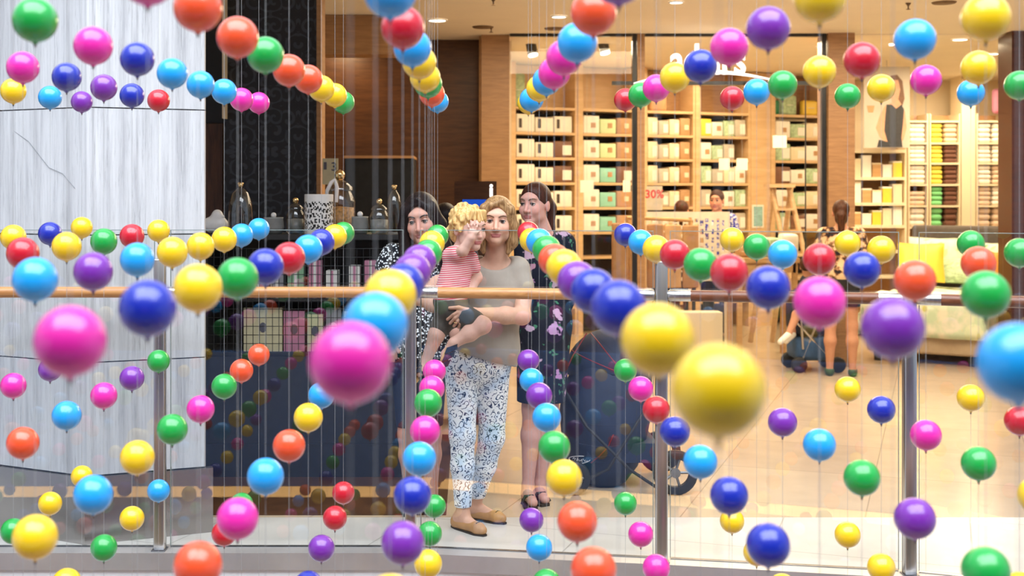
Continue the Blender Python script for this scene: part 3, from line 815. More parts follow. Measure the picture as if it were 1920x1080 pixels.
class Head:
    def __init__(s, c, yaw, pitch=0, roll=0, sc=1.0, skin=(0.62, 0.36, 0.27), lip=(0.45, 0.13, 0.13), male=False):
        s.c = Vector(c); s.R = rotm(yaw, pitch, roll); s.s = sc; s.skin = skin; s.lip = lip
    def w(s, x, y, z): return s.c + s.R @ (Vector((x, y, z)) * s.s)
    def e(s, x, y, z, rx, ry, rz, k=.012, col=None, op='+'):
        return el(s.w(x, y, z), (rx * s.s, ry * s.s, rz * s.s), k, col, [list(r) for r in s.R], op)
    def k(s, a, b, ra, rb, k=.012, col=None, op='+'):
        return cp(s.w(*a), s.w(*b), ra * s.s, rb * s.s, k, col, 1.0, op)
    def prims(s, ears=True, baby=False):
        sk, lp = s.skin, s.lip
        nz = tuple(min(1, c * f) for c, f in zip(sk, (1.03, .93, .93)))
        q = [s.e(0, .018, .030, .072, .090, .084, .01, sk),
             s.e(0, -.022, -.030, .059, .066, .078, .03, sk),
             s.e(0, -.059, -.094, .025, .024, .021, .02, sk),
             s.e(0, -.070, .030, .046, .022, .022, .02, sk)]
        for x in (-1, 1):
            q += [s.e(x * .036, -.058, -.032, .024, .024, .026, .02, nz), s.e(x * .044, -.020, -.066, .016, .03, .022, .02, sk)]
            q += [s.e(x * .0305, -.094, .000, .0180, .016, .0092, .007, None, '-')]
            if ears: q += [s.e(x * .074, .014, -.010, .010, .019, .030, .008, nz)]
        if baby:
            q += [s.k((0, -.082, -.006), (0, -.094, -.036), .007, .011, .014, nz)]
        else:
            q += [s.k((0, -.084, .006), (0, -.103, -.036), .0075, .0105, .012, nz), s.e(-.011, -.092, -.040, .0085, .009, .007, .006, nz), s.e(.011, -.092, -.040, .0085, .009, .007, .006, nz)]
        q += [s.e(0, -.0790, -.0635, .0235, .0066, .0042, .006, lp), s.e(0, -.0775, -.0715, .0195, .0075, .0055, .006, lp)]
        q += [s.e(0, -.0885, -.0672, .021, .005, .0012, .003, None, '-')]
        return q
    def fine(s, f=.0028):
        r = .125 * s.s
        return [(tuple(s.c - Vector((r, r, r))), tuple(s.c + Vector((r, r, r))), f)]
    def features(s, parent, brow='brow', look=(0, 0), lid=(0.42, 0.22, 0.17)):
        for x in (-1, 1):
            cc = s.w(x * .0305, -.0755, .001); r = .0128 * s.s
            fw = (s.R @ Vector((look[0], -1, look[1]))).normalized()
            m = MB(); m.sphere(cc, r, 24)
            for i, f in enumerate(m.f):
                ce = sum((Vector(m.v[j]) for j in f), Vector()) / len(f) - cc
                if ce.normalized().dot(fw) > .76: m.m[i] = 1
                if (s.R.transposed() @ ce).z > .0062 * s.s: m.m[i] = 2
            m.build('eye', ['eye_white', 'iris', 'eyelid'], parent)
            m = MB(); pts = [s.w(x * .0305 + t * .0165, -.0885 + .30 * abs(t) ** 2 * .022 + (.004 if t * x > 0 else 0) * abs(t), .0068 - .0060 * t * t) for t in (-1, -.6, -.2, .2, .6, 1)]
            m.tube(pts, [.0008 * s.s, .0016 * s.s, .002 * s.s, .002 * s.s, .0016 * s.s, .0008 * s.s], 6); m.build('eyelash', 'brow_dark', parent)
            m = MB(); pts = [s.w(x * (.012 + .042 * t), -.0925 + .021 * t ** 1.6, .0205 + .0075 * math.sin(math.pi * min(1, t * .9)) ) for t in (0, .25, .5, .75, 1)]
            m.tube(pts, [.0026 * s.s, .0032 * s.s, .0030 * s.s, .0022 * s.s, .001 * s.s], 6); m.build('eyebrow', brow, parent)
def hair_shell(h, grow=.012, face=(.055, .070, .085), fz=-.028, top=.0):
    return [h.e(0, .020, .034 + top, .072 + grow, .090 + grow, .084 + grow, .01)], [h.e(0, -.088, fz, *face, .012, None, '-')]
def fingers(base, tips, r0=.0085, r1=.0065, bend=None, col=None):
    q = []
    for (a, b) in zip(base, tips):
        a = Vector(a); b = Vector(b); m_ = (a + b) / 2 + (Vector(bend) if bend else Vector())
        q += [cp(a, m_, r0, (r0 + r1) / 2, .003, col), cp(m_, b, (r0 + r1) / 2, r1, .003, col)]
    return q
def below(z): return lambda X, Y, Z: Z - z + 0 * X + 0 * Y
def above(z): return lambda X, Y, Z: z - Z + 0 * X + 0 * Y
def plane(p, n):
    p = Vector(p); n = Vector(n).normalized()
    return lambda X, Y, Z: (X - p.x) * n.x + (Y - p.y) * n.y + (Z - p.z) * n.z

# ---- the mother
SK = (0.66, 0.39, 0.28)
mo = thing('person', (X_(890, 6.4), 6.4, 0), 'blonde woman in taupe blouse and white printed trousers holding the toddler', 'person')
hd = Head(P(932, 415.5, 6.30), math.radians(-4), math.radians(-2), math.radians(2), 1.0, SK, (0.50, 0.18, 0.17))
b = hd.prims()
sh = lambda x, y, Y: P(x, y, Y)
b += [cp(hd.w(0, .022, -.06), P(930, 492, 6.36), .050, .058, .03, SK),
      cp(P(888, 506, 6.37), P(968, 506, 6.37), .055, .055, .03, SK, .9),
      el(P(924, 545, 6.37), (.145, .09, .15), .03, SK), el(P(916, 620, 6.37), (.125, .085, .14), .03, SK), el(P(896, 685, 6.37), (.130, .080, .08), .03, SK)]
eR, wR = P(979, 593, 6.27), P(888, 588, 6.085)
b += [cp(P(970, 512, 6.37), P(980, 555, 6.34), .050, .044, .02, SK), cp(P(980, 555, 6.34), eR, .044, .040, .02, SK),
      cp(eR, eR.lerp(wR, .35), .041, .041, .02, SK), cp(eR.lerp(wR, .35), wR, .041, .027, .02, SK)]
eL, wL = P(788, 556, 6.26), P(850, 590, 6.085)
b += [cp(P(872, 512, 6.37), P(822, 534, 6.33), .048, .044, .02, SK), cp(P(822, 534, 6.33), eL, .044, .042, .02, SK),
      cp(eL, eL.lerp(wL, .4), .042, .040, .02, SK), cp(eL.lerp(wL, .4), wL, .040, .028, .02, SK),
      cp(wL, P(872, 600, 6.10), .027, .026, .02, SK)]
# right hand closed over the other wrist
pc = P(871, 590, 6.062)
b += [cp(wR, P(878, 588, 6.065), .026, .027, .015, SK), cp(P(878, 585, 6.064), P(862, 588, 6.052), .022, .021, .012, SK), cp(P(880, 593, 6.066), P(866, 600, 6.052), .022, .020, .012, SK)]
b += fingers([P(861, 584, 6.045), P(862, 590, 6.042), P(864, 596, 6.042), P(867, 601.5, 6.046)],
             [P(839, 599, 6.045), P(844, 606, 6.045), P(851, 611.5, 6.05), P(860, 614, 6.056)], .0092, .0072, (0, -.010, .004), SK)
b += [cp(P(876, 582, 6.05), P(860, 577, 6.045), .013, .011, .008, SK), cp(P(860, 577, 6.045), P(843, 577.5, 6.05), .0105, .008, .004, SK)]
# legs and feet
hipL, kneL, ankL = P(866, 690, 6.37), P(867, 815, 6.35), P(868, 962, 6.37)
hipR, kneR, ankR = P(924, 690, 6.39), P(922, 820, 6.44), P(889, 950, 6.58)
for h_, k_, a_ in ((hipL, kneL, ankL), (hipR, kneR, ankR)):
    b += [cp(h_, k_, .060, .046, .015, SK), cp(k_, k_.lerp(a_, .35), .050, .050, .03, SK), cp(k_.lerp(a_, .35), a_, .050, .031, .03, SK)]
ftL = [Vector((X_(862, 6.40), 6.40, .038)), Vector((X_(892, 6.30), 6.30, .028))]
ftR = [Vector((X_(889, 6.60), 6.60, .038)), Vector((X_(926, 6.52), 6.52, .028))]
b += [cp(ankL, ftL[0], .032, .034, .02, SK), cp(ftL[0] + Vector((0, 0, .02)), ftL[1], .034, .028, .02, SK),
      cp(ankR, ftR[0], .032, .034, .02, SK), cp(ftR[0] + Vector((0, 0, .02)), ftR[1], .034, .028, .02, SK)]
hf = (tuple(P(830, 625, 6.1) - Vector((0, .12, 0))), tuple(P(895, 570, 6.1) + Vector((0, .05, 0))), .0035)
sdf_obj('body', b, 'skin', mo, .0065, hd.fine() + [hf], color=True)
hd.features(mo, 'brow', (-.05, 0))
a, s_ = hair_shell(hd, .013, (.057, .075, .100), -.026)
hr = a + [hd.e(0, .065, -.045, .078, .046, .105, .02)]
for x in (-1, 1):
    hr += [hd.k((x * .062, -.035, .062), (x * .081, -.008, -.02), .026, .024, .02), hd.k((x * .081, -.008, -.02), (x * .078, .0, -.10), .025, .027, .02), hd.k((x * .078, 0, -.10), (x * .060, -.012, -.150), .026, .012, .02)]
hr += s_ + [hd.k((.026, -.064, .100), (-.030, -.070, .078), .012, .013, .012), hd.k((-.030, -.070, .078), (-.066, -.048, .030), .013, .016, .012), hd.k((.026, -.064, .100), (.064, -.048, .050), .010, .014, .012)]
sdf_obj('hair', hr, 'hair_blonde', mo, .0045)
# blouse, cut away at neckline and hem
bl = [cp(P(884, 503, 6.37), P(970, 503, 6.37), .064, .060, .03, None, 1.0), el(P(924, 545, 6.37), (.156, .112, .15), .04),
      el(P(918, 605, 6.36), (.150, .112, .15), .05), el(P(912, 655, 6.36), (.165, .128, .11), .05), cp(P(945, 640, 6.36), P(953, 695, 6.36), .065, .045, .04),
      cp(P(969, 508, 6.37), P(979, 536, 6.35), .064, .060, .02), cp(P(876, 508, 6.37), P(846, 524, 6.35), .062, .058, .02),
      el(P(928, 486, 6.27), (.098, .13, .056), .012, op='-'), cp(P(932, 470, 6.40), P(930, 500, 6.37), .062, .064, .01, op='-'),
      cp(eL, wL, .046, .036, .01, op='-')]
sdf_obj('blouse', bl, 'taupe_cloth', mo, .006, cuts=[plane(P(880, 664, 6.3), (-.30, 0, -1)), plane(P(983, 530, 6.3), (1, 0, -.05)) if False else (lambda X, Y, Z: Z * 0 + X * 0 + Y * 0 - 1)])
tr = [el(P(896, 680, 6.37), (.162, .118, .11), .04)]
for h_, k_, a_, w_ in ((hipL, kneL, ankL, 1), (hipR, kneR, ankR, 1)):
    tr += [cp(h_, k_, .088, .063, .025), cp(k_, k_.lerp(a_, .4), .063, .057, .025), cp(k_.lerp(a_, .4), a_ + Vector((0, 0, .012)), .057, .041, .025)]
sdf_obj('trousers', tr, 'trouser_print', mo, .006, cuts=[below(Z_(648, 6.37)), above(.115)])
for f0, f1 in (ftL, ftR):
    d = (f1 - f0); d.z = 0; d.normalize()
    t0 = Vector((f0.x, f0.y, .032)); t1 = Vector((f1.x, f1.y, .026)) + d * .025
    shp = [cp(t0 - d * .012, t1, .040, .030, .02), cp(t1, t1 + d * .028, .031, .022, .02), cp(t0 + Vector((0, 0, .045)) + d * .01, t0 + d * .085 + Vector((0, 0, .040)), .030, .026, .008, op='-')]
    s1 = sdf_obj('shoe', shp, 'tan_leather', mo, .004, cuts=[above(.008), below(.062)])
    m = MB(); pr = [t0 - d * .045, t0, t1, t1 + d * .048]; wd = [.022, .034, .034, .012]; nn = Vector((-d.y, d.x, 0))
    pl = [(p + nn * w_).xy for p, w_ in zip(pr, wd)] + [(p - nn * w_).xy for p, w_ in zip(pr[::-1], wd[::-1])]
    m.prism([tuple(q) for q in pl[::-1]], 0.0, .009); m.build('sole', 'sole', mo)
    m = MB(); q = t1 + Vector((0, 0, .030)); m.tube([q - nn * .018, q + Vector((0, 0, .005)), q + nn * .018], [.003, .0035, .003], 6); m.build('bow', 'sole', mo)
m = MB(); m.sphere(P(958.5, 446, 6.29), .006, 12); m.build('earring', 'pearl', mo)
m = MB(); rc = P(854.5, 603.5, 6.034); m.tube([rc + Vector((.0085 * math.cos(t), .004 * math.sin(t) , .0085 * math.sin(t) * .6)) for t in np.linspace(0, 2 * math.pi, 13)], .0016, 6); m.build('ring', 'gold', mo)

# ---- the toddler on her arm
SC = (0.74, 0.45, 0.36)
to = thing('toddler', P(842, 610, 6.14), 'curly blond toddler in red striped shirt reaching out an open hand', 'person')
hd = Head(P(879, 428, 6.11), math.radians(42), math.radians(4), math.radians(0), .90, SC, (0.55, 0.18, 0.17))
b = hd.prims(baby=True)
b += [cp(hd.w(0, .03, -.05), P(862, 476, 6.15), .036, .036, .02, SC), cp(P(862, 486, 6.15), P(847, 560, 6.15), .062, .072, .03, SC),
      cp(P(846, 478, 6.15), P(880, 482, 6.14), .030, .028, .02, SC)]
el0, wr0 = P(868, 470, 6.05), P(884, 446, 6.035)
b += [cp(P(846, 480, 6.12), el0, .030, .026, .02, SC), cp(el0, wr0, .026, .0175, .012, SC),
      cp(wr0, P(887, 437, 6.035), .018, .017, .01, SC), cp(P(883, 434, 6.035), P(891, 435, 6.035), .013, .012, .008, SC)]
b += fingers([P(881, 431, 6.033), P(885, 429.5, 6.032), P(889, 429.5, 6.032), P(892.5, 431.5, 6.033)],
             [P(876.5, 420, 6.03), P(883, 414.5, 6.028), P(890.5, 414, 6.028), P(896, 419, 6.03)], .0056, .0045, (0, -.003, 0), SC)
b += [cp(P(891, 438, 6.033), P(899, 433.5, 6.03), .0068, .005, .004, SC)]
b += [cp(P(882, 486, 6.14), P(894, 520, 6.17), .028, .024, .02, SC), cp(P(894, 520, 6.17), P(884, 545, 6.14), .024, .018, .02, SC)]
# legs
kn = P(905, 610, 6.02); an = P(851, 643, 6.02)
b += [cp(P(848, 580, 6.13), kn, .052, .040, .02, SC), cp(kn, kn.lerp(an, .45), .038, .037, .02, SC), cp(kn.lerp(an, .45), an, .037, .024, .02, SC),
      cp(an, P(836, 664, 6.03), .025, .022, .015, SC), cp(P(836, 664, 6.03), P(830, 684, 6.02), .021, .016, .012, SC)]
k2 = P(818, 628, 6.10); a2 = P(798, 678, 6.10)
b += [cp(P(842, 582, 6.17), k2, .05, .037, .02, SC), cp(k2, a2, .037, .024, .02, SC), cp(a2, P(787, 700, 6.06), .024, .018, .015, SC)]
hf = (tuple(P(866, 452, 6.03) - Vector((0, .05, 0))), tuple(P(905, 405, 6.03) + Vector((0, .05, 0))), .0022)
sdf_obj('body', b, 'skin', to, .005, hd.fine() + [hf], color=True)
hd.features(to, 'brow', (.1, -.05))
hr = [hd.e(0, .022, .040, .080, .096, .088, .01), hd.e(0, .075, -.03, .062, .040, .06, .02)]
rr_ = random.Random(3)
for i in range(46):
    th = rr_.uniform(-2.6, 2.6) + math.pi / 2; ph = rr_.uniform(-.55, 1.3)
    d = Vector((math.cos(ph) * math.cos(th), math.cos(ph) * math.sin(th), math.sin(ph)))
    c0 = Vector((d.x * .078, .022 + d.y * .094, .040 + d.z * .086))
    t_ = Vector((rr_.uniform(-1, 1), rr_.uniform(-1, 1), -1)).normalized() * .028
    hr.append(hd.k(tuple(c0), tuple(c0 + t_), .016, .010, .006))
hr += [hd.e(0, -.092, -.034, .054, .074, .080, .010, None, '-')]
for x in (-.05, -.028, -.006, .016, .038, .055):
    hr += [hd.k((x * .8, -.066, .092), (x * 1.05, -.088 + abs(x) * .5, .050 + .006 * math.sin(x * 200)), .013, .010, .006)]
sdf_obj('hair', hr, 'hair_child', to, .0038)
shp = [cp(P(861, 486, 6.15), P(845, 556, 6.15), .071, .083, .03), cp(P(846, 480, 6.15), P(880, 484, 6.14), .040, .036, .02), cp(P(846, 480, 6.13), P(858, 476, 6.085), .042, .040, .015), cp(P(882, 486, 6.14), P(888, 502, 6.155), .037, .035, .015)]
sdf_obj('striped_shirt', shp, 'red_stripes', to, .0045, cuts=[above(Z_(568, 6.15)), (lambda X, Y, Z: -((X - P(862, 0, 6.15).x) ** 2 + (Y - 6.13) ** 2) ** .5 * .5 - .0 + (Z - Z_(462, 6.15)) * 1.0)])
m = MB(); cc = P(863, 470, 6.13); m.tube([cc + Vector((.044 * math.cos(t), .040 * math.sin(t), .010 * math.sin(t) - .004)) for t in np.linspace(0, 2 * math.pi, 19)], .006, 6); m.build('collar', 'plastic_red', to)
st_ = [cp(P(846, 566, 6.15), P(848, 582, 6.14), .088, .082, .03), cp(P(848, 582, 6.13), P(889, 603, 6.05), .066, .054, .02), cp(P(842, 584, 6.16), P(825, 615, 6.12), .062, .050, .02)]
sdf_obj('shorts', st_, 'shorts_cloth', to, .005, cuts=[below(Z_(560, 6.15))])
# sandals
for (A, B, nrm) in ((P(848, 653, 6.02), P(831, 689, 6.015), Vector((-1, 0, -.35))), (P(800, 684, 6.10), P(786, 706, 6.05), Vector((-.8, 0, -.6)))):
    d = (B - A).normalized(); n = nrm.normalized(); side = d.cross(n).normalized()
    m = MB(); q0 = A + n * .030 - d * .02; q1 = B + n * .020 + d * .012
    vs = []
    for p, w_ in ((q0, .018), (q0.lerp(q1, .5), .026), (q1, .016)):
        vs += [p + side * w_, p - side * w_, p - side * w_ + n * .012, p + side * w_ + n * .012]
    fs = [(0, 1, 2, 3), (11, 10, 9, 8)]
    for i in (0, 4):
        fs += [(i + a_, i + a_ + 4, i + (a_ + 1) % 4 + 4, i + (a_ + 1) % 4) for a_ in range(4)]
    m.add(vs, fs); m.build('sandal_sole', 'oak', to)
    for t_, r_2, nm in ((.0, .036, 'heel_strap'), (.40, .033, 'strap'), (.85, .029, 'strap')):
        p = A.lerp(B, t_) + n * .004
        m = MB()
        vs = []; fs = []; NN = 16
        for w_ in (-.017, .017):
            for k in range(NN):
                a_ = 2 * math.pi * k / NN; vs.append(p + d * w_ + side * math.cos(a_) * r_2 + n * math.sin(a_) * r_2)
        fs = [(k, (k + 1) % NN, NN + (k + 1) % NN, NN + k) for k in range(NN)]
        m.add(vs, fs, 0, True); m.build(nm, 'navy_cloth', to)

# ---- dark haired woman on the left
SD = (0.56, 0.31, 0.24)
wa = thing('person', (X_(780, 6.80), 6.80, 0), 'woman with long black hair in a black dress with white dots', 'person')
hd = Head(P(790, 412, 6.70), math.radians(-8), math.radians(6), math.radians(-7), 1.10, SD, (0.40, 0.16, 0.14))
b = hd.prims(ears=False)
b += [cp(hd.w(0, .022, -.06), P(790, 480, 6.80), .055, .062, .03, SD), cp(P(746, 488, 6.82), P(828, 488, 6.82), .062, .062, .03, SD), el(P(786, 540, 6.82), (.165, .115, .18), .03, SD), el(P(784, 625, 6.82), (.16, .12, .16), .03, SD)]
eL = P(708, 556, 6.80)
b += [cp(P(738, 482, 6.80), P(722, 515, 6.80), .058, .056, .02, SD), cp(P(722, 515, 6.80), eL, .056, .046, .02, SD), cp(eL, P(722, 620, 6.66), .046, .032, .02, SD), cp(P(722, 620, 6.66), P(730, 645, 6.62), .032, .034, .02, SD)]
b += fingers([P(726, 652, 6.60), P(731, 654, 6.60), P(736, 654, 6.60), P(740, 651, 6.60)], [P(726, 674, 6.60), P(732, 678, 6.60), P(738, 677, 6.60), P(743, 671, 6.60)], .010, .008, (0, -.006, 0), SD)
b += [cp(P(738, 645, 6.60), P(748, 660, 6.58), .012, .009, .006, SD)]
eR = P(860, 556, 6.84)
b += [cp(P(834, 482, 6.82), eR, .058, .046, .02, SD), cp(eR, P(856, 625, 6.78), .044, .034, .02, SD), cp(P(856, 625, 6.78), P(856, 655, 6.76), .034, .026, .02, SD)]
for hx, kx, ax_, Yl in ((765, 768, 770, 6.80), (806, 806, 808, 6.84)):
    k_ = P(kx, 815, Yl); a_ = Vector((X_(ax_, Yl), Yl, .09))
    b += [cp(P(hx, 690, Yl), k_, .088, .058, .03, SD), cp(k_, k_.lerp(a_, .35), .058, .056, .03, SD), cp(k_.lerp(a_, .35), a_, .056, .034, .03, SD), cp(a_, Vector((a_.x, Yl, .045)), .034, .038, .02, SD), cp(Vector((a_.x, Yl, .04)), Vector((a_.x - .01, Yl - .15, .03)), .036, .028, .02, SD)]
sdf_obj('body', b, 'skin', wa, .007, hd.fine(.003), color=True)
hd.features(wa, 'brow_dark', (-.05, -.05))
a, s_ = hair_shell(hd, .016, (.056, .076, .100), -.024)
hr = a + [hd.e(0, .07, -.08, .085, .05, .16, .02)]
for x in (-1, 1):
    hr += [hd.k((x * .064, -.03, .06), (x * .086, -.004, -.03), .026, .030, .02), hd.k((x * .086, -.004, -.03), (x * .092, -.002, -.15), .032, .036, .02), hd.k((x * .092, 0, -.15), (x * .080, -.02, -.27), .036, .018, .02)]
hr += s_ + [hd.k((.004, -.062, .104), (-.062, -.050, .050), .010, .016, .012), hd.k((.004, -.062, .104), (.062, -.050, .050), .010, .016, .012)]
sdf_obj('hair', hr, 'hair_black', wa, .005)
dr = [cp(P(745, 484, 6.82), P(829, 484, 6.82), .070, .068, .03), el(P(787, 545, 6.82), (.175, .13, .18), .05), el(P(784, 620, 6.82), (.172, .135, .17), .06), cp(P(780, 640, 6.82), P(784, 690, 6.82), .165, .185, .05, None, .75),
      cp(P(738, 480, 6.80), P(727, 500, 6.80), .070, .068, .02), cp(P(834, 480, 6.82), P(848, 510, 6.83), .068, .066, .02), el(hd.w(0, -.05, -.17), (.07, .12, .075), .015, op='-')]
sdf_obj('dress', dr, 'dot_print', wa, .007, cuts=[above(Z_(668, 6.82)), (lambda X, Y, Z: Z * 0 + Y * 0 + X * 0 - 1)])
lg = []
for hx, kx, Yl in ((765, 768, 6.80), (806, 806, 6.84)):
    lg += [cp(P(hx, 680, Yl), P(kx, 815, Yl), .094, .066, .03)]
sdf_obj('leggings', lg, 'navy_cloth', wa, .008, cuts=[above(Z_(800, 6.8))])
for ax_, Yl in ((770, 6.80), (808, 6.84)):
    x = X_(ax_, Yl)
    sdf_obj('shoe', [cp((x, Yl + .01, .04), (x - .01, Yl - .16, .03), .045, .034, .02)], 'navy_cloth', wa, .005, cuts=[above(.0), below(.06)])

# ---- red haired woman on the right
SR = (0.60, 0.33, 0.27)
wb = thing('person', (X_(1010, 7.0), 7.0, 0), 'young woman with auburn ponytail in a dark navy floral dress', 'person')
hd = Head(P(1002, 383, 6.95), math.radians(-30), math.radians(-1), 0, 1.0, SR, (0.42, 0.15, 0.14))
b = hd.prims()
b += [cp(hd.w(0, .022, -.06), P(1020, 446, 7.0), .050, .056, .03, SR), cp(P(985, 456, 6.98), P(1056, 456, 7.03), .052, .052, .03, SR), el(P(1020, 505, 7.0), (.14, .10, .17), .03, SR), el(P(1020, 590, 7.0), (.14, .10, .16), .03, SR)]
for (s0, e0, w0) in ((P(984, 460, 6.97), P(984, 545, 6.99), P(1002, 610, 7.15)), (P(1058, 460, 7.03), P(1066, 550, 7.03), P(1044, 612, 7.17))):
    b += [cp(s0, e0, .046, .040, .02, SR), cp(e0, w0, .040, .027, .02, SR), cp(w0, w0 + Vector((0, .01, -.06)), .027, .026, .015, SR)]
    q = w0 + Vector((0, .01, -.07))
    b += fingers([q + Vector((t, 0, 0)) for t in (-.027, -.009, .009, .027)], [q + Vector((t * 1.1, -.01, -.07 + abs(t) * .6)) for t in (-.027, -.009, .009, .027)], .0095, .008, (0, -.006, 0), SR)
    b += [cp(q + Vector((-.02, -.01, .03)), q + Vector((-.045, -.02, -.02)), .011, .009, .006, SR)]
for hx, kx, ax_, Yl in ((1003, 998, 990, 6.95), (1032, 1028, 1012, 7.02)):
    k_ = P(kx, 765, Yl); a_ = Vector((X_(ax_, Yl), Yl, .085))
    b += [cp(P(hx, 640, Yl), k_, .078, .052, .03, SR), cp(k_, k_.lerp(a_, .35), .052, .050, .03, SR), cp(k_.lerp(a_, .35), a_, .050, .031, .03, SR), cp(a_, Vector((a_.x, Yl, .045)), .032, .036, .02, SR), cp(Vector((a_.x, Yl, .042)), Vector((a_.x + .02, Yl - .14, .03)), .034, .026, .02, SR)]
sdf_obj('body', b, 'skin', wb, .007, hd.fine(.003), color=True)
hd.features(wb, 'brow', (0, 0))
hr = [hd.e(0, .022, .034, .079, .098, .090, .01), hd.e(0, -.098, -.022, .068, .072, .094, .012, None, '-'), hd.e(-.08, .0, -.05, .03, .05, .05, .01, None, '-'), hd.e(.08, -.0, -.05, .03, .05, .05, .01, None, '-'),
      hd.e(0, .112, .058, .034, .032, .034, .012), hd.k((0, .12, .05), (.01, .150, -.02), .032, .042, .02), hd.k((.01, .150, -.02), (.0, .150, -.13), .044, .044, .02), hd.k((0, .150, -.13), (.015, .125, -.25), .044, .030, .02), hd.k((.015, .125, -.25), (.0, .14, -.31), .028, .010, .02)]
sdf_obj('hair', hr, 'hair_auburn', wb, .005)
dr = [cp(P(986, 454, 6.98), P(1056, 454, 7.03), .060, .060, .03), el(P(1020, 505, 7.0), (.152, .118, .17), .05), el(P(1020, 590, 7.0), (.150, .12, .15), .06), cp(P(1020, 620, 7.0), P(1014, 760, 6.97), .150, .130, .05, None, 1.05),
      cp(P(983, 458, 6.97), P(984, 545, 6.99), .058, .054, .02), cp(P(984, 545, 6.99), P(1001, 602, 7.14), .054, .042, .02), cp(P(1059, 458, 7.03), P(1066, 545, 7.03), .060, .060, .02), cp(P(1066, 545, 7.03), P(1046, 604, 7.15), .058, .044, .02), el(hd.w(0, -.03, -.165), (.06, .11, .055), .015, op='-')]
sdf_obj('dress', dr, 'floral_navy', wb, .007, cuts=[above(Z_(752, 6.97))])
for ax_, Yl in ((990, 6.95), (1012, 7.02)):
    x = X_(ax_, Yl)
    m = MB(); m.prism([(x - .035, Yl + .04), (x - .03, Yl - .16), (x + .0, Yl - .19), (x + .045, Yl - .16), (x + .04, Yl + .04)][::1], 0.0, .012); m.build('sandal_sole', 'sole', wb)
    m = MB(); m.tube([(x - .038, Yl - .10, .012), (x - .02, Yl - .10, .055), (x + .02, Yl - .10, .058), (x + .05, Yl - .10, .012)], .008, 8); m.build('strap', 'sole', wb)

# ------------------------------------------------------------------ homeware display behind the glass on the left
def pbx(x0, y0, x1, y1, Y, dY):   # box from two pixel corners at depth Y, going back dY
    a = P(x0, y1, Y); b = P(x1, y0, Y)
    return (a.x, Y, a.z), (b.x, Y + dY, b.z)
mat('display_dark', (0.018, 0.017, 0.018), 0.45, var=0.2)
YD = 7.55
gx0, gx1 = X_(380, YD), X_(764, YD)
zt = Z_(440, YD)
gd = thing('display_unit', ((gx0 + gx1) / 2, YD + .25, 0), 'black homeware display unit with wire grid front beside the pillar', 'display unit')
boxpart('top_board', (gx0, YD, zt - .03), (gx1, YD + .5, zt), 'display_dark', gd)
boxpart('back_panel', (gx0, YD + .47, .2), (gx1, YD + .499, zt - .031), 'display_dark', gd)
boxpart('side_panel', (gx0, YD + .001, .2), (gx0 + .025, YD + .469, zt - .031), 'display_dark', gd)
boxpart('side_panel', (gx1 - .025, YD + .001, .2), (gx1, YD + .469, zt - .031), 'display_dark', gd)
z_s1, z_s2 = Z_(560, YD), Z_(662, YD)
boxpart('shelf', (gx0 + .026, YD + .02, z_s1 - .02), (gx1 - .026, YD + .469, z_s1), 'display_dark', gd)
boxpart('shelf', (gx0 + .026, YD + .02, z_s2 - .02), (gx1 - .026, YD + .469, z_s2), 'display_dark', gd)
boxpart('base_cabinet', (gx0, YD + .0, 0), (gx1, YD + .5, .199), 'display_dark', gd)
boxpart('lower_panel', (gx0 + .026, YD + .01, .2), (gx1 - .026, YD + .03, z_s2 - .021), 'display_dark', gd)
m = MB(); nv, nh = 31, 13
gz1, gz0 = Z_(466, YD), Z_(660, YD)
for i in range(nv):
    x = gx0 + .03 + (gx1 - gx0 - .06) * i / (nv - 1); m.tube([(x, YD - .006, gz0), (x, YD - .006, gz1)], .0022, 5)
for j in range(nh):
    z = gz0 + (gz1 - gz0) * j / (nh - 1); m.tube([(gx0 + .03, YD - .009, z), (gx1 - .03, YD - .009, z)], .0022, 5)
m.build('wire_grid', 'black_frame', gd)
mat('cream_card', (0.60, 0.54, 0.34), 0.6, var=0.06); mat('pink_card', (0.50, 0.20, 0.30), 0.6, var=0.06)
mat('white_card', (0.72, 0.70, 0.66), 0.6, var=0.04); mat('grey_card', (0.26, 0.26, 0.28), 0.6, var=0.08); mat('print_ink', (0.10, 0.10, 0.13), 0.6, var=0.1)
mat('red_ink', (0.55, 0.03, 0.05), 0.6, var=0.1); mat('green_card', (0.22, 0.40, 0.24), 0.6, var=0.08)
gb = [(458, 530, 'cream_card', 'wide cream'), (533, 572, 'pink_card', 'pink'), (577, 606, 'cream_card', 'narrow cream'), (612, 640, 'grey_card', 'grey'), (645, 690, 'white_card', 'white'), (696, 745, 'cream_card', 'broad cream')]
for k, (a, b2, mm, nm) in enumerate(gb):
    hgt = .26 - .02 * (k % 3)
    x0, x1 = X_(a, YD + .1), X_(b2, YD + .1)
    t = thing('gift_box', ((x0 + x1) / 2, YD + .16, z_s2), '%s gift box on the lower shelf behind the wire grid' % nm, 'box', 'gift boxes in the display unit')
    boxpart('carton', (x0, YD + .08, z_s2), (x1, YD + .22, z_s2 + hgt), mm, t)
    cx = (x0 + x1) / 2
    q = MB(); q.plate([(cx + .022 * math.cos(u), z_s2 + hgt * .55 + .03 * math.sin(u)) for u in np.linspace(0, 2 * math.pi, 17)[:-1]], YD + .0775, YD + .0799); q.build('printed_oval', 'print_ink' if mm != 'grey_card' else 'white_card', t)
gb2 = [(470, 500, 'pink_card', 'pink'), (508, 532, 'grey_card', 'grey'), (540, 570, 'green_card', 'green'), (580, 602, 'pink_card', 'narrow pink'), (612, 634, 'white_card', 'white'), (655, 675, 'white_card', 'narrow white'), (684, 706, 'pink_card', 'tall pink'), (715, 742, 'cream_card', 'cream')]
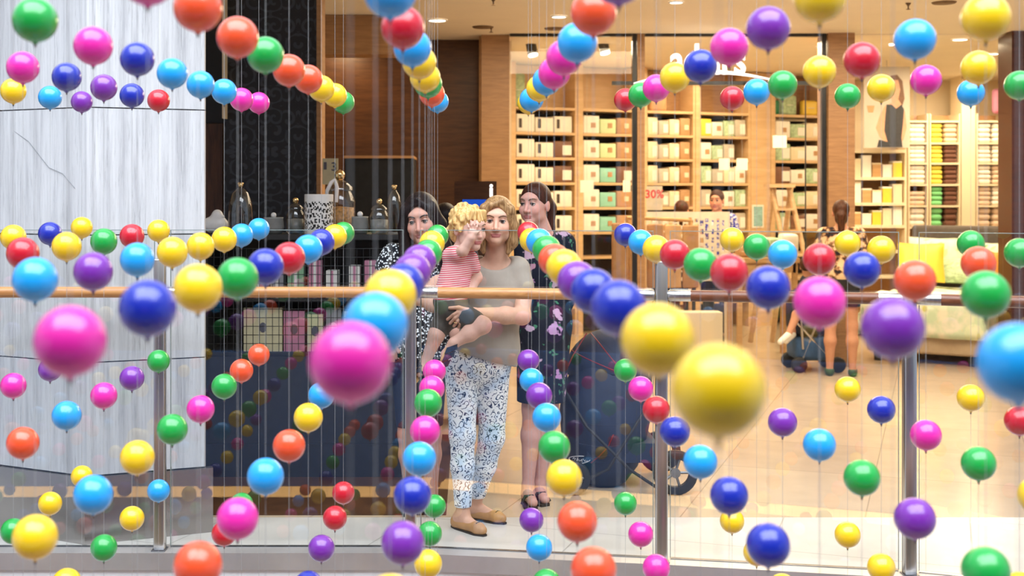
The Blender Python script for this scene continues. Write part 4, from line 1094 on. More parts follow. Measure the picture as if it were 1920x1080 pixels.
for k, (a, b2, mm, nm) in enumerate(gb2):
    hgt = .22 - .03 * ((k * 2) % 3)
    x0, x1 = X_(a, YD + .1), X_(b2, YD + .1)
    t = thing('gift_box', ((x0 + x1) / 2, YD + .14, z_s1), '%s gift box on the upper shelf behind the wire grid' % nm, 'box', 'gift boxes in the display unit')
    boxpart('carton', (x0, YD + .08, z_s1), (x1, YD + .2, z_s1 + hgt), mm, t)
    boxpart('ribbon', ((x0 + x1) / 2 - .008, YD + .077, z_s1), ((x0 + x1) / 2 + .008, YD + .0799, z_s1 + hgt), 'white_card' if mm != 'white_card' else 'pink_card', t)
# things standing on the display top
mat('ceramic_white', (0.66, 0.64, 0.62), 0.35, var=0.05); mat('ceramic_grey', (0.20, 0.20, 0.19), 0.4, var=0.1); mat('sweets', (0.50, 0.24, 0.07), 0.5, var=0.5, scale=60); mat('ribbon_white', (0.62, 0.58, 0.56), 0.7, var=0.05)
S_ = F / YD
def jar(px, ytop, w, kind, label, dy=.12):
    Y = YD + dy; h = Z_(ytop, Y) - zt; r = w / 2 / F * Y; c = (X_(px, Y), Y, zt + .0005)
    t = thing('glass_jar', c, label, 'jar', 'jars on the display top')
    if kind == 'cloche':
        q = MB(); q.lathe(c, [(r * 1.0, .006), (r, h * .35), (r * .92, h * .6), (r * .66, h * .80), (r * .3, h * .89), (.012, h * .91)], 28); q.build('dome', 'jar_glass', t)
        q = MB(); q.lathe(c, [(r * 1.12, 0), (r * 1.12, .006), (.001, .006)], 28); q.build('base_plate', 'ceramic_grey', t)
        q = MB(); q.sphere((c[0], c[1], c[2] + h * .96), h * .05, 16); q.sphere((c[0] + .01, c[1], c[2] + h * .985), h * .028, 12); q.sphere((c[0] - .01, c[1], c[2] + h * .985), h * .028, 12); q.build('knob', 'gold', t)
    elif kind == 'jar':
        q = MB(); q.lathe(c, [(r * .8, 0), (r, h * .08), (r, h * .50), (r * .8, h * .62), (r * .72, h * .66)], 24); q.build('glass_body', 'jar_glass', t)
        q = MB(); q.lathe(c, [(r * .76, .004), (r * .92, h * .08), (r * .92, h * .40), (.001, h * .42)], 20); q.build('contents', 'sweets' if w > 40 else 'ceramic_grey', t)
        q = MB(); q.lathe(c, [(r * .86, h * .665), (r * .84, h * .72), (r * .5, h * .80), (r * .18, h * .84)], 24); q.build('lid', 'jar_glass', t)
        q = MB(); q.sphere((c[0], c[1], c[2] + h * .91), h * .085, 14); q.build('knob', 'gold', t)
    elif kind == 'pot':
        q = MB(); q.lathe(c, [(.001, 0), (r * .75, 0), (r, h * .3), (r * .9, h * .7), (r * .95, h * .76), (.001, h * .78)], 24); q.build('pot_body', 'ceramic_grey', t)
        q = MB(); q.sphere((c[0], c[1], c[2] + h * .86), h * .13, 12); q.build('knob', 'ceramic_white', t)
    return t
jar(451, 343, 46, 'cloche', 'tall glass cloche with gold knob right of the pillar')
jar(513, 398, 40, 'pot', 'squat grey ceramic pot between cloche and lantern', .14)
jar(554, 370, 34, 'jar', 'dark glass apothecary jar left of the white lantern', .2)
jt = jar(637, 318, 58, 'jar', 'big glass jar of amber sweets with white ribbon', .33)
q = MB(); c = P(628, 342, YD + .21); q.tube([c + Vector((.0, 0, .02)), c + Vector((-.02, -.02, .0)), c + Vector((-.045, -.02, -.05)), c + Vector((-.05, -.015, -.085))], [.006, .012, .012, .010], 8); q.tube([c + Vector((.0, 0, .02)), c + Vector((.015, -.02, -.03)), c + Vector((.01, -.015, -.12))], [.006, .012, .010], 8); q.build('ribbon', 'ribbon_white', jt)
jar(675, 396, 34, 'pot', 'small grey pot between sweets jar and round jar', .14)
jar(711, 372, 36, 'jar', 'round glass jar with ball stopper left of black hair', .12)
jar(739, 348, 30, 'cloche', 'slim glass cloche nearest the dark haired woman', .25)
# white pierced lantern
Y = YD + .12; c = Vector((X_(598, Y), Y, zt + .0005)); h = Z_(365, Y) - zt; r = 27 / F * Y
t = thing('lantern', c, 'white pierced ceramic lantern among the glass jars', 'lantern')
q = MB(); NA, NZ = 64, 28; vid = {}
def lv(a, z, rr): return c + Vector((rr * math.cos(2 * math.pi * a / NA), rr * math.sin(2 * math.pi * a / NA), h * z / NZ))
vs = []; fs = []
for z in range(NZ):
    for a in range(NA):
        u, w = (a % 8) / 8 - .5, (z % 7) / 7 - .5
        hole = 2 < z < NZ - 5 and (abs(math.sin(a * 1.1 + 1.3 * math.sin(z * .9))) > .62 and abs(math.cos(z * .75 + .8 * math.sin(a * .5))) > .45)
        if hole: continue
        b0 = len(vs); vs += [lv(a, z, r), lv(a + 1, z, r), lv(a + 1, z + 1, r), lv(a, z + 1, r)]; fs.append((b0, b0 + 1, b0 + 2, b0 + 3))
q.add(vs, fs); q.build('pierced_shell', 'ceramic_white', t)
q = MB(); q.lathe(c, [(r * .86, 0.002), (r * .86, h * .98), (r * .80, h * .98), (r * .80, .004)], 24); q.build('liner', 'black', t)
q = MB(); q.lathe(c, [(r, h), (r * .95, h * 1.01), (r * .9, h)], 32); q.build('rim', 'ceramic_white', t)
# white ceramic bird at the pillar
Y = YD + .15; c = P(405, 425, Y)
t = thing('ceramic_bird', (c.x, Y, zt + .0005), 'white ceramic bird figurine beside the stone pillar', 'figurine')
sdf_obj('figurine', [el((c.x, Y, zt + .055), (.075, .05, .055), .02), el((c.x + .01, Y - .01, zt + .115), (.032, .032, .032), .03), cp((c.x - .05, Y, zt + .06), (c.x - .11, Y, zt + .05), .03, .012, .02), cp((c.x + .03, Y - .015, zt + .112), (c.x + .055, Y - .02, zt + .105), .010, .004, .008)], 'ceramic_white', t, .005, cuts=[above(zt + .0008)])
# price card on the tan trim
Y = 9.0
t = thing('price_card', (X_(619, Y), Y, Z_(345, Y)), 'cream card with a black number three beside the damask wall', 'sign')
boxpart('card', *pbx(604.5, 297, 634, 346, Y, .008), 'cream_card', t)
lettering('numeral', '3', .085, .001, (X_(626, Y), Y - .002, Z_(320, Y)), 'print_ink', t, .001)
boxpart('printed_mark', *pbx(607, 304, 612.5, 318, Y - .002, .0018), 'print_ink', t)
m = MB(); m.box((X_(615, Y), Y + .009, Z_(352, Y)), (X_(622, Y), Y + .03, 0.0)); m.build('stand', 'black_frame', t)
# dark cabinet behind the black haired woman
Y = 11.5
t = thing('cabinet', (X_(705, Y), Y + .3, 0), 'tall black cabinet with wooden top behind the glass jars', 'cabinet')
boxpart('carcass', (X_(646, Y), Y, 0), (X_(775, Y), Y + .6, Z_(297, Y)), 'black', t)
boxpart('top_board', (X_(645, Y), Y - .02, Z_(297, Y) + .0005), (X_(776, Y), Y + .62, Z_(292, Y)), 'pilaster_wood', t)
boxpart('door', (X_(650, Y), Y - .018, .1), (X_(709, Y), Y - .001, Z_(301, Y)), 'black_frame', t)
boxpart('door', (X_(711, Y), Y - .018, .1), (X_(771, Y), Y - .001, Z_(301, Y)), 'black_frame', t)
# information pillar
Y = 9.3
t = thing('information_kiosk', (X_(890, Y), Y + .15, 0), 'brown information kiosk with lit letter i and blue screen', 'kiosk')
boxpart('body', (X_(852, Y), Y, 0), (X_(931, Y), Y + .3, Z_(340, Y)), 'panel_wood', t)
boxpart('screen', *pbx(867, 374, 912, 402, Y - .004, .0035), 'screen_blue', t)
boxpart('letter_stem', *pbx(918, 352.5, 924, 369, Y - .012, .0115), 'sign_glow', t)
m = MB(); p = P(921, 348.5, Y - .006); m.sphere(p, .0125, 16, 0, (1, .45, 1)); m.build('letter_dot', 'sign_glow', t)
lettering('lettering', 'i', .001, .0001, (p.x, Y - .002, p.z - .3), 'sign_glow', t) if False else None

# ------------------------------------------------------------------ navy stroller behind the glass
YS = 7.38
t = thing('stroller', (X_(1145, YS), YS + .05, 0), 'navy stroller with wine red canopy lining beside the red-haired woman', 'stroller')
def sp(px, py, dy=0.0): return P(px, py, YS + dy)
# seat tub: lofted from stacked outlines
m = MB(); rings = []
prof = [(652, 1112, 1205, .18), (690, 1082, 1216, .24), (730, 1060, 1222, .29), (780, 1052, 1222, .31), (830, 1056, 1212, .30), (870, 1072, 1198, .27), (900, 1092, 1176, .22), (914, 1112, 1156, .15)]
NA = 28; vs = []
for py, xa, xb, dp in prof:
    z = Z_(py, YS); x0, x1 = X_(xa, YS), X_(xb, YS)
    for k in range(NA):
        u = 2 * math.pi * k / NA; cu, su = math.cos(u), math.sin(u)
        vs.append(((x0 + x1) / 2 + (x1 - x0) / 2 * math.copysign(abs(cu) ** .7, cu), YS + .10 + dp * math.copysign(abs(su) ** .7, su), z))
fs = []
for i in range(len(prof) - 1):
    for k in range(NA):
        k2 = (k + 1) % NA; fs.append((i * NA + k, (i + 1) * NA + k, (i + 1) * NA + k2, i * NA + k2))
fs += [tuple(range(NA - 1, -1, -1))[::-1], tuple(range((len(prof) - 1) * NA, len(prof) * NA))[::-1]]
m.add(vs, fs, 0, True); tub = m.build('seat_tub', 'stroller_navy', t)
# canopy: quarter dome with wine lining band and piping
m = MB(); vs = []; fs = []; A, B = 14, 18; cc = sp(1160, 690, .12)
for i in range(A + 1):
    th = math.radians(-8 + 150 * i / A)
    for k in range(B + 1):
        ph = math.radians(-90 + 180 * k / B)
        d = Vector((-math.cos(th) * math.cos(ph) * .30, math.sin(ph) * .27, math.sin(th) * math.cos(ph) * .235))
        vs.append(cc + d)
for i in range(A):
    for k in range(B):
        a = i * (B + 1) + k; fs.append((a, a + 1, a + B + 2, a + B + 1))
m.add(vs, fs, 0, True)
o = m.build('canopy', 'stroller_navy', t)
sm = o.modifiers.new('thickness', 'SOLIDIFY'); sm.thickness = .006
def arc(th, sc=1.015):
    th = math.radians(th)
    return [cc + Vector((-math.cos(th) * math.cos(p_) * .30, math.sin(p_) * .27, math.sin(th) * math.cos(p_) * .235)) * sc for p_ in np.linspace(-math.pi / 2, math.pi / 2, 19)]
for th in (26, 58):
    m = MB(); m.tube(arc(th), .004, 6); m.build('piping', 'red_piping', o)
m = MB(); a0, a1 = arc(2, 1.02), arc(24, 1.02); n = len(a0); m.add(a0 + a1, [(i, i + 1, n + i + 1, n + i) for i in range(n - 1)], 0, True); m.build('canopy_band', 'stroller_wine', o)
# front face seams and piping
for py, xa, xb in ((792, 1078, 1196), (832, 1086, 1180), (852, 1084, 1150)):
    m = MB(); m.tube([P(xa + (xb - xa) * u, py + 6 * math.sin(math.pi * u), YS - .206 - .05 * math.sin(math.pi * u) + (.03 if py > 840 else 0)) for u in np.linspace(0, 1, 9)], .0025, 5); m.build('seam', 'navy_cloth', tub)
m = MB(); m.tube([sp(1150, 815, -.215), sp(1140, 838, -.21), sp(1124, 855, -.20), sp(1108, 868, -.185)], .003, 6); m.build('piping', 'red_piping', tub)
m = MB(); m.tube([sp(1100, 625, -.05), sp(1075, 665, -.12), sp(1056, 705, -.14), sp(1046, 740, -.1)], .004, 6); m.build('piping', 'red_piping', tub)
# oval badge with script lettering
ov = sp(1088, 862, -.205)
m = MB(); m.tube([ov + Vector((.062 * math.cos(u), .03 * (math.cos(u)) ** 2, .020 * math.sin(u))) for u in np.linspace(0, 2 * math.pi, 33)], .0016, 5); bd = m.build('badge_outline', 'white_paint', t)
w_ = [(-.042, .006), (-.036, .012), (-.028, .008), (-.034, -.006), (-.026, -.010), (-.018, .0), (-.014, .013), (-.016, -.008), (-.008, .002), (-.004, -.008), (.004, .0), (.006, -.014), (.012, -.012), (.008, .002), (.018, .004), (.022, -.008), (.030, .002), (.024, -.010), (.042, -.006)]
m = MB(); m.tube([ov + Vector((x, -.001, z)) for x, z in w_], .0014, 5); m.build('badge_script', 'white_paint', t)
# frame, handle, basket, wheels
fr = [('frame_tube', [sp(1052, 720, .28), sp(1100, 800, .30), sp(1180, 880, .30), sp(1248, 930, .30)]), ('frame_tube', [sp(1052, 720, -.05), sp(1100, 800, -.26), sp(1180, 880, -.26), sp(1248, 925, -.26)]),
      ('frame_tube', [sp(1225, 650, .28), sp(1215, 760, .30), sp(1140, 880, .30), sp(1062, 925, .30)]), ('frame_tube', [sp(1225, 650, -.02), sp(1215, 760, -.26), sp(1140, 880, -.26), sp(1062, 918, -.26)]),
      ('handle', [sp(1225, 650, -.02), sp(1240, 618, 0), sp(1246, 606, .1), sp(1246, 606, .2), sp(1240, 618, .28), sp(1225, 650, .28)])]
for nm, pts in fr:
    m = MB(); m.tube(pts, .009, 10); m.build(nm, 'rubber', t)
boxpart('basket', (X_(1095, YS), YS - .18, .16), (X_(1225, YS), YS + .22, .27), 'stroller_navy', t)
def wheel(px, dy, r, nm='wheel'):
    x = X_(px, YS); y = YS + dy
    m = MB(); prof = [(r * .62, -.018), (r * .9, -.022), (r, -.012), (r, .012), (r * .9, .022), (r * .62, .018), (r * .62, -.018)]
    m.lathe((0, 0, 0), prof, 28); m.v = [(x + v[0], y + v[2], r + v[1]) for v in m.v]
    w = m.build(nm, 'rubber', t)
    m = MB(); m.tube([(x, y - .02, r), (x, y + .02, r)], r * .22, 14); 
    for k in range(5):
        a = 2 * math.pi * k / 5; m.tube([(x, y, r), (x + math.cos(a) * r * .66, y, r + math.sin(a) * r * .66)], .008, 6)
    m.build('hub', 'steel_dark', w)
for px in (1068, 1252):
    for dy in (-.27, .31): wheel(px, dy, .095 if px < 1200 else .125)

# ------------------------------------------------------------------ shop front
YF = 12.5
def fr_box(name, px0, py0, px1, py1, m, lab, Y=YF, d=.06):
    a = P(px0, py1, Y); b = P(px1, py0, Y)
    return slab(name, (a.x, Y, max(a.z, 0)), (b.x, Y + d, min(b.z, H - .003)), m, lab)
fr_box('window_1', 1186, 62, 1194, 720, 'black_frame', 'black upright of the shop window left of the sign')
fr_box('trim_6', 1195, 62, 1209, 720, 'pilaster_wood', 'tan wooden jamb of the shop window')
fr_box('window_2', 1541, 50, 1549, 720, 'black_frame', 'black upright of the shop window beside the entrance column')
fr_box('trim_7', 956, 62, 1185, 68, 'black_frame', 'dark head frame over the left shop window')
fr_box('trim_8', 1210, 60, 1540, 68, 'black_frame', 'dark head frame over the right shop window')
fr_box('trim_9', 1148, 152, 1185, 159, 'black_frame', 'dark transom end beside the shop sign')
fr_box('trim_10', 1210, 152, 1540, 159, 'black_frame', 'dark transom under the shop sign')
pane = fr_box('window_3', 1210, 160, 1508, 715, 'shop_glass', 'large clear shop window pane left of the entrance', YF + .02, .012)
pane = fr_box('window_4', 957, 70, 1184, 715, 'shop_glass', 'clear shop window pane beside the wooden pilaster', YF + .02, .012)
fr_box('window_5', 1509.5, 160, 1511.5, 715, 'black_frame', 'thin dark joint in the shop window', YF + .02, .012)
fr_box('window_6', 1512.5, 160, 1540, 715, 'shop_glass', 'narrow shop window pane beside the entrance column', YF + .02, .012)
# lit shop sign with swoosh
Y = YF - .12
sg = thing('shop_sign', (X_(1325, Y), Y, Z_(158, Y)), 'white illuminated shop name sign with a long swoosh underline', 'sign')
lettering('letters', 'adairs', .42, .02, (X_(1327, Y), Y - .02, Z_(139, Y)), 'sign_glow', sg, .005, 1.0, 0, .74)
for px in (1250, 1400): boxpart('bracket', (X_(px, Y), Y - .019, Z_(157, Y)), (X_(px, Y) + .03, YF - .001, Z_(153, Y)), 'black_frame', sg)
m = MB(); up = []; dn = []
for u in np.linspace(0, 1, 25):
    px = 1188 + (1455 - 1188) * u; py = 157 - 20 * math.sin(math.pi * min(1, u * .92)) ; w = 1.2 + 4.2 * math.sin(math.pi * (u ** .8))
    up.append((X_(px, Y), Z_(py - w, Y))); dn.append((X_(px, Y), Z_(py + w * .3, Y)))
m.plate(dn + up[::-1], Y - .03, Y); m.build('swoosh', 'sign_glow', sg)

# ceiling fittings
def downlight(px, py, r=.075, z=H, nm='round recessed ceiling light', where=''):
    Y = (z - EYE) * F / (CY - py); x = X_(px, Y)
    t = thing('downlight', (x, Y, z), nm + ' ' + where, 'ceiling light', 'recessed ceiling lights')
    m = MB(); m.lathe((x, Y, z), [(r, -.012), (r * 1.2, -.012), (r * 1.25, -.001)], 24); m.build('trim_ring', 'white_paint', t)
    m = MB(); m.lathe((x, Y, z), [(.001, -.008), (r, -.010)], 20); m.v = m.v; m.build('lens', 'lamp_glow', t)
downlight(820, 37, where='above the mother, brightest of all')
downlight(1048, 30, .06, where='left of the orange ball')
downlight(1268, 3, .05, where='at the top edge left of the sign')
downlight(710, 87, .05, H, where='above the black cabinet') if False else None
downlight(1545, 87, .07, where='beside the shop entrance column')
downlight(1800, 73, .07, where='in the shop near the right wall')
downlight(1862, 100, .06, where='deep in the shop near the mahogany wall')
mat('vent_dark', (0.16, 0.09, 0.04), 0.6, var=0.2)
for px, py, wh in ((905, 50, 'beside the bright light'), (1040, 53, 'left of the sky blue ball'), (700, 52, 'over the dark wall'), (1770, 4, 'at the top right')):
    Y = (H - EYE) * F / (CY - py); x = X_(px, Y)
    t = thing('ceiling_speaker', (x, Y, H - .012), 'round dark ceiling grille ' + wh, 'grille', 'ceiling grilles')
    m = MB(); m.lathe((x, Y, H - .012), [(.001, 0), (.09, 0), (.10, .0115)], 24); m.build('grille', 'vent_dark', t)
for px, py, wh in ((925, 9, 'near the top edge'), (921, 60, 'near the brown wall'), (1703, 17, 'above the shop entrance')):
    Y = (H - .05 - EYE) * F / (CY - py); x = X_(px, Y)
    t = thing('sprinkler', (x, Y, H - .055), 'small brass ceiling sprinkler head ' + wh, 'sprinkler', 'ceiling sprinklers')
    m = MB(); m.lathe((x, Y, H - .055), [(.001, 0), (.018, .001), (.018, .004), (.006, .008), (.006, .03), (.022, .05), (.022, .054)], 14); m.build('head', 'vent_dark', t)
for k, (px, py, wh) in enumerate(((997, 92, 'left window, nearest the pilaster'), (1132, 88, 'left window, nearest the black frame'), (1602, 66, 'entrance, beside the column'), (1672, 70, 'entrance, right of the first'))):
    Y = 13.4; p = P(px, py, Y)
    t = thing('track_spotlight', (p.x, Y, p.z - .06), 'black and white track spotlight above the ' + wh, 'spotlight', 'track spotlights')
    m = MB(); m.tube([(p.x, Y, H - .002), (p.x, Y, p.z + .05)], .008, 8); m.build('stem', 'white_paint', t)
    m = MB(); m.tube([(p.x - .01, Y, p.z + .06), (p.x + .01, Y - .03, p.z - .06)], .055, 16); m.build('housing', 'black_frame', t)
    m = MB(); m.tube([(p.x + .011, Y - .031, p.z - .0605), (p.x + .014, Y - .034, p.z - .075)], .05, 16); m.build('lens', 'lamp_glow', t)

# ------------------------------------------------------------------ bookcases along the back of the shop
A0 = Vector((X_(958, 15.0), 15.0, 0)); B0 = Vector((X_(1548, 16.8), 16.8, 0)); U = (B0 - A0).normalized(); NV = Vector((-U.y, U.x, 0))
BANG = math.atan2(U.y, U.x); RB_ = Matrix.Rotation(BANG, 3, 'Z')
def s_at(px):
    t = (px - CX) / F
    return (t * A0.y - A0.x) / (U.x - t * U.y)
def lbox(name, s0, s1, d0, d1, z0, z1, m, parent, rb=0):
    q = MB(); lo = (A0.x + s0, A0.y + d0, z0); hi = (A0.x + s1, A0.y + d1, z1)
    if rb: q.rbox(lo, hi, rb, 0, RB_, tuple(A0))
    else: q.box(lo, hi, 0, RB_, tuple(A0))
    return q.build(name, m, parent)
def lpt(s, d, z): return A0 + U * s + NV * d + Vector((0, 0, z))
shz = [2.716 - .297 * j for j in range(9)]
bays = [(958, 1083, 'leftmost'), (1083, 1196, 'second'), (1204, 1304, 'third'), (1304, 1408, 'fourth'), (1445, 1549, 'rightmost')]
mat('pack_white', (0.86, 0.82, 0.72), 0.5, var=0.04); mat('pack_cream', (0.80, 0.68, 0.46), 0.5, var=0.05); mat('pack_green', (0.62, 0.76, 0.44), 0.5, var=0.05)
mat('pack_mint', (0.28, 0.62, 0.50), 0.5, var=0.06); mat('pack_brown', (0.20, 0.09, 0.05), 0.5, var=0.1); mat('pack_tan', (0.50, 0.28, 0.13), 0.5, var=0.08); mat('pack_yellow', (0.86, 0.60, 0.06), 0.5, var=0.05)
mat('pack_grey', (0.52, 0.46, 0.36), 0.5, var=0.08); mat('tag_black', (0.05, 0.03, 0.02), 0.5, var=0.1); mat('pack_leaf', (0.42, 0.56, 0.34), 0.6, var=0.3, scale=25)
PC = {'leftmost': ['pack_white', 'pack_white', 'pack_white'], 'second': ['pack_white', 'pack_green', 'pack_tan'], 'third': ['pack_cream', 'pack_grey', 'pack_cream', 'pack_tan'], 'fourth': ['pack_grey', 'pack_cream', 'pack_white', 'pack_leaf'], 'rightmost': ['pack_cream', 'pack_white', 'pack_leaf']}
SPEC = {('leftmost', 2, 2): 'pack_brown', ('leftmost', 3, 2): 'pack_brown', ('second', 3, 1): 'pack_mint', ('second', 4, 1): 'pack_mint', ('second', 5, 1): 'pack_mint', ('fourth', 1, 0): 'pack_yellow', ('second', 3, 2): 'pack_brown', ('rightmost', 3, 0): 'pack_brown', ('rightmost', 5, 1): 'pack_brown'}
CN = {'pack_white': 'white', 'pack_green': 'pale green', 'pack_mint': 'mint', 'pack_brown': 'brown', 'pack_tan': 'tan', 'pack_yellow': 'yellow', 'pack_grey': 'beige', 'pack_cream': 'cream', 'pack_leaf': 'leaf-print'}
rows = ['', 'top', 'second', 'third', 'fourth', 'fifth']
pos = ['first', 'second', 'third', 'fourth']
for xa, xb, nm in bays:
    s0, s1 = s_at(xa) + .004, s_at(xb) - .004
    t = thing('bookcase', lpt((s0 + s1) / 2, .2, 0), nm + ' wooden bookcase of bedding packs at the back of the shop', 'bookcase', 'bookcases in the shop')
    pw_ = .07 if nm != 'leftmost' else .06
    lbox('side_panel', s0, s0 + pw_, 0, .40, 0, H - .01, 'shelf_wood', t); lbox('side_panel', s1 - .03, s1, 0, .40, 0, H - .01, 'shelf_wood', t)
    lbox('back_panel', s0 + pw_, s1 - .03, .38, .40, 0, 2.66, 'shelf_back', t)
    lbox('upper_panel', s0 + pw_, s1 - .03, .30, .32, 2.73, H - .01, 'shelf_wood' if nm in ('leftmost', 'second') else 'pilaster_wood', t)
    i0, i1 = s0 + pw_ + .002, s1 - .032
    for j, z in enumerate(shz): lbox('shelf', i0, i1, .0, .379, z - .03, z, 'shelf_wood', t)
    for j in range(1, 6):
        cols = PC[nm]; n = len(cols); wd = (i1 - i0 - .03) / n
        for k in range(n):
            if nm == 'fourth' and j == 2 and k == 3: continue
            mm = SPEC.get((nm, j, k), cols[(k + (j if nm in ('fourth', 'rightmost') else 0)) % n])
            a = i0 + .015 + wd * k + .006; b2 = a + wd - .012; z = shz[j]; hh = .215 - .018 * ((j * 3 + k * 2) % 3)
            p = thing('bedding_pack', lpt((a + b2) / 2, .14, z), '%s bedding pack, %s on the %s shelf of the %s bookcase' % (CN[mm], pos[k], rows[j], nm), 'bedding pack', 'bedding packs in the bookcases')
            lbox('pack', a, b2, .03, .26, z + .0005, z + hh, mm, p, .012)
            if mm == 'pack_white' and nm == 'leftmost':
                lbox('tag', a + wd * .12, a + wd * .27, .024, .029, z + .05, z + .16, 'tag_black', p)
            elif mm in ('pack_green', 'pack_tan', 'pack_white', 'pack_mint'):
                q = MB(); ce = (a + b2) / 2 + wd * .1; q.box((A0.x + ce - .03, A0.y + .024, z + .07), (A0.x + ce + .03, A0.y + .029, z + .13), 0, RB_, tuple(A0)); q.build('print', 'pack_tan' if mm != 'pack_tan' else 'pack_cream', p)
            else:
                lbox('label_card', (a + b2) / 2 - wd * .05, b2 - .012, .024, .029, z + .03, z + hh * .75, 'pack_white' if mm != 'pack_white' else 'pack_cream', p)
# cream pier between the bookcases with a blue-green poster
s0, s1 = s_at(1408) + .002, s_at(1445) - .002
q = MB(); q.box((A0.x + s0, A0.y, 0), (A0.x + s1, A0.y + .4, H - .01), 0, RB_, tuple(A0)); struct(q.build('wall_pier', 'shelf_wood'), 'plain wooden pier between the bookcases')
mat('poster_teal', (0.30, 0.52, 0.50), 0.5, var=0.3, scale=14, stretch=(1, 1, 4))
t = thing('notice', lpt(s_at(1420), -.004, Z_(425, 16.4)), 'small pale blue notice on the wooden pier', 'notice')
lbox('frame', s_at(1409.5), s_at(1431), -.012, -.002, Z_(427, 16.4), Z_(384, 16.4), 'pack_white', t); lbox('print', s_at(1412), s_at(1428.5), -.016, -.0125, Z_(424, 16.4), Z_(387, 16.4), 'poster_teal', t)
# goods on top of the bookcases
mat('bag_green', (0.01, 0.22, 0.08), 0.5, var=0.1)
for (pa, pb, h_, mm, lab) in ((1447, 1468, .19, 'bag_green', 'dark green bag on top of the rightmost bookcase'), (1472, 1500, .26, 'pack_leaf', 'pale leafy cushion on top of the rightmost bookcase'), (1512, 1540, .20, 'pack_yellow', 'yellow cushion on top of the rightmost bookcase'), (1224, 1256, .24, 'pack_tan', 'tan tote bag on top of the third bookcase'), (968, 990, .40, 'pack_leaf', 'green print panel on top of the leftmost bookcase')):
    a, b2 = s_at(pa), s_at(pb)
    t = thing('cushion' if 'cushion' in lab else 'bag' if 'bag' in lab else 'print_panel', lpt((a + b2) / 2, .12, shz[0]), lab, 'cushion' if 'cushion' in lab else 'bag' if 'bag' in lab else 'panel')
    lbox('body', a, b2, .06, .16, shz[0] + .0005, shz[0] + h_, mm, t, .03)
    if 'bag' in lab:
        q = MB(); c0 = lpt((a + b2) / 2, .11, shz[0] + h_); q.tube([c0 - U * .05, c0 - U * .04 + Vector((0, 0, .07)), c0 + U * .04 + Vector((0, 0, .07)), c0 + U * .05], .006, 6); q.build('handle', 'pack_white', t)
    else:
        q = MB(); c0 = lpt((a + b2) / 2, .055, shz[0] + h_ * .5); q.tube([c0 - U * .05, c0 + U * .05], .004, 6); q.build('seam', 'pack_white', t)
# hanging price cards
Yc = 12.95
for (x0, y0, x1, y1, lab, txt) in ((1212, 349, 1242, 394, 'grey card with a red percent sale figure by the third bookcase', '30%'), (1088, 338, 1113, 361, 'slanted cream price card on the second bookcase', ''), (1168, 338, 1182, 360, 'small cream price card beside the black window frame', ''), (1348, 297, 1368, 319, 'pinkish price card hanging below a shelf of the fourth bookcase', ''), (1381, 297, 1402, 319, 'white price card at the right end of the fourth bookcase', ''), (1449, 254, 1475, 277, 'white price card on the upper shelf of the rightmost bookcase', '')):
    Yq = 14.6
    t = thing('price_tag', (X_((x0 + x1) / 2, Yq), Yq, Z_(y1, Yq)), lab, 'price card', 'price cards in the shop')
    boxpart('card', *pbx(x0, y0, x1, y1, Yq, .006), 'pack_grey' if txt else 'pack_white', t)
    q = MB(); q.tube([P((x0 + x1) / 2, y0 + 2, Yq + .004), P((x0 + x1) / 2, y0 - 4, Yq + .01), Vector((X_((x0 + x1) / 2, Yq), Yq + .01, H - .004))], .0012, 5); q.build('hanger', 'string', t)
    if txt: lettering('figure', txt, .13, .001, (X_((x0 + x1) / 2, Yq), Yq - .002, Z_(371, Yq)), 'red_ink', t, .002)

# ------------------------------------------------------------------ towel wall on the right
YT = 16.9
tz = [Z_(226, YT), Z_(267, YT), Z_(305, YT), Z_(345, YT), Z_(385, YT), Z_(425, YT)]
tb = [(1703, 1741, [(1705, 1739)], 'left'), (1743, 1801, [(1746, 1770), (1772, 1799)], 'middle'), (1831, 1892, [(1834, 1861), (1863, 1890)], 'right')]
mat('towel_white', (0.88, 0.82, 0.72), 0.9, var=0.05, scale=60, bump=.3); mat('towel_yellow', (0.78, 0.66, 0.10), 0.9, var=0.06, scale=60, bump=.3); mat('towel_green', (0.22, 0.62, 0.26), 0.9, var=0.06, scale=60, bump=.3)
mat('towel_brown', (0.16, 0.07, 0.045), 0.9, var=0.08, scale=60, bump=.3); mat('towel_beige', (0.70, 0.54, 0.40), 0.9, var=0.05, scale=60, bump=.3)
TC = {('left', 0): ['towel_white', 'towel_white', 'towel_white', 'towel_beige', 'towel_white'], ('middle', 0): ['towel_yellow', 'towel_yellow', 'towel_yellow', 'towel_green', 'towel_green'], ('middle', 1): ['towel_beige', 'towel_brown', 'towel_brown', 'towel_brown', 'towel_brown'], ('right', 0): ['towel_white', 'towel_white', 'towel_white', 'towel_beige', 'towel_beige'], ('right', 1): ['towel_white', 'towel_white', 'towel_beige', 'towel_white', 'towel_beige']}
TN = {'towel_white': 'white', 'towel_yellow': 'yellow', 'towel_green': 'green', 'towel_brown': 'brown', 'towel_beige': 'beige'}
towel_mesh = {}
lv = ['bottom', 'second', 'third', 'top']
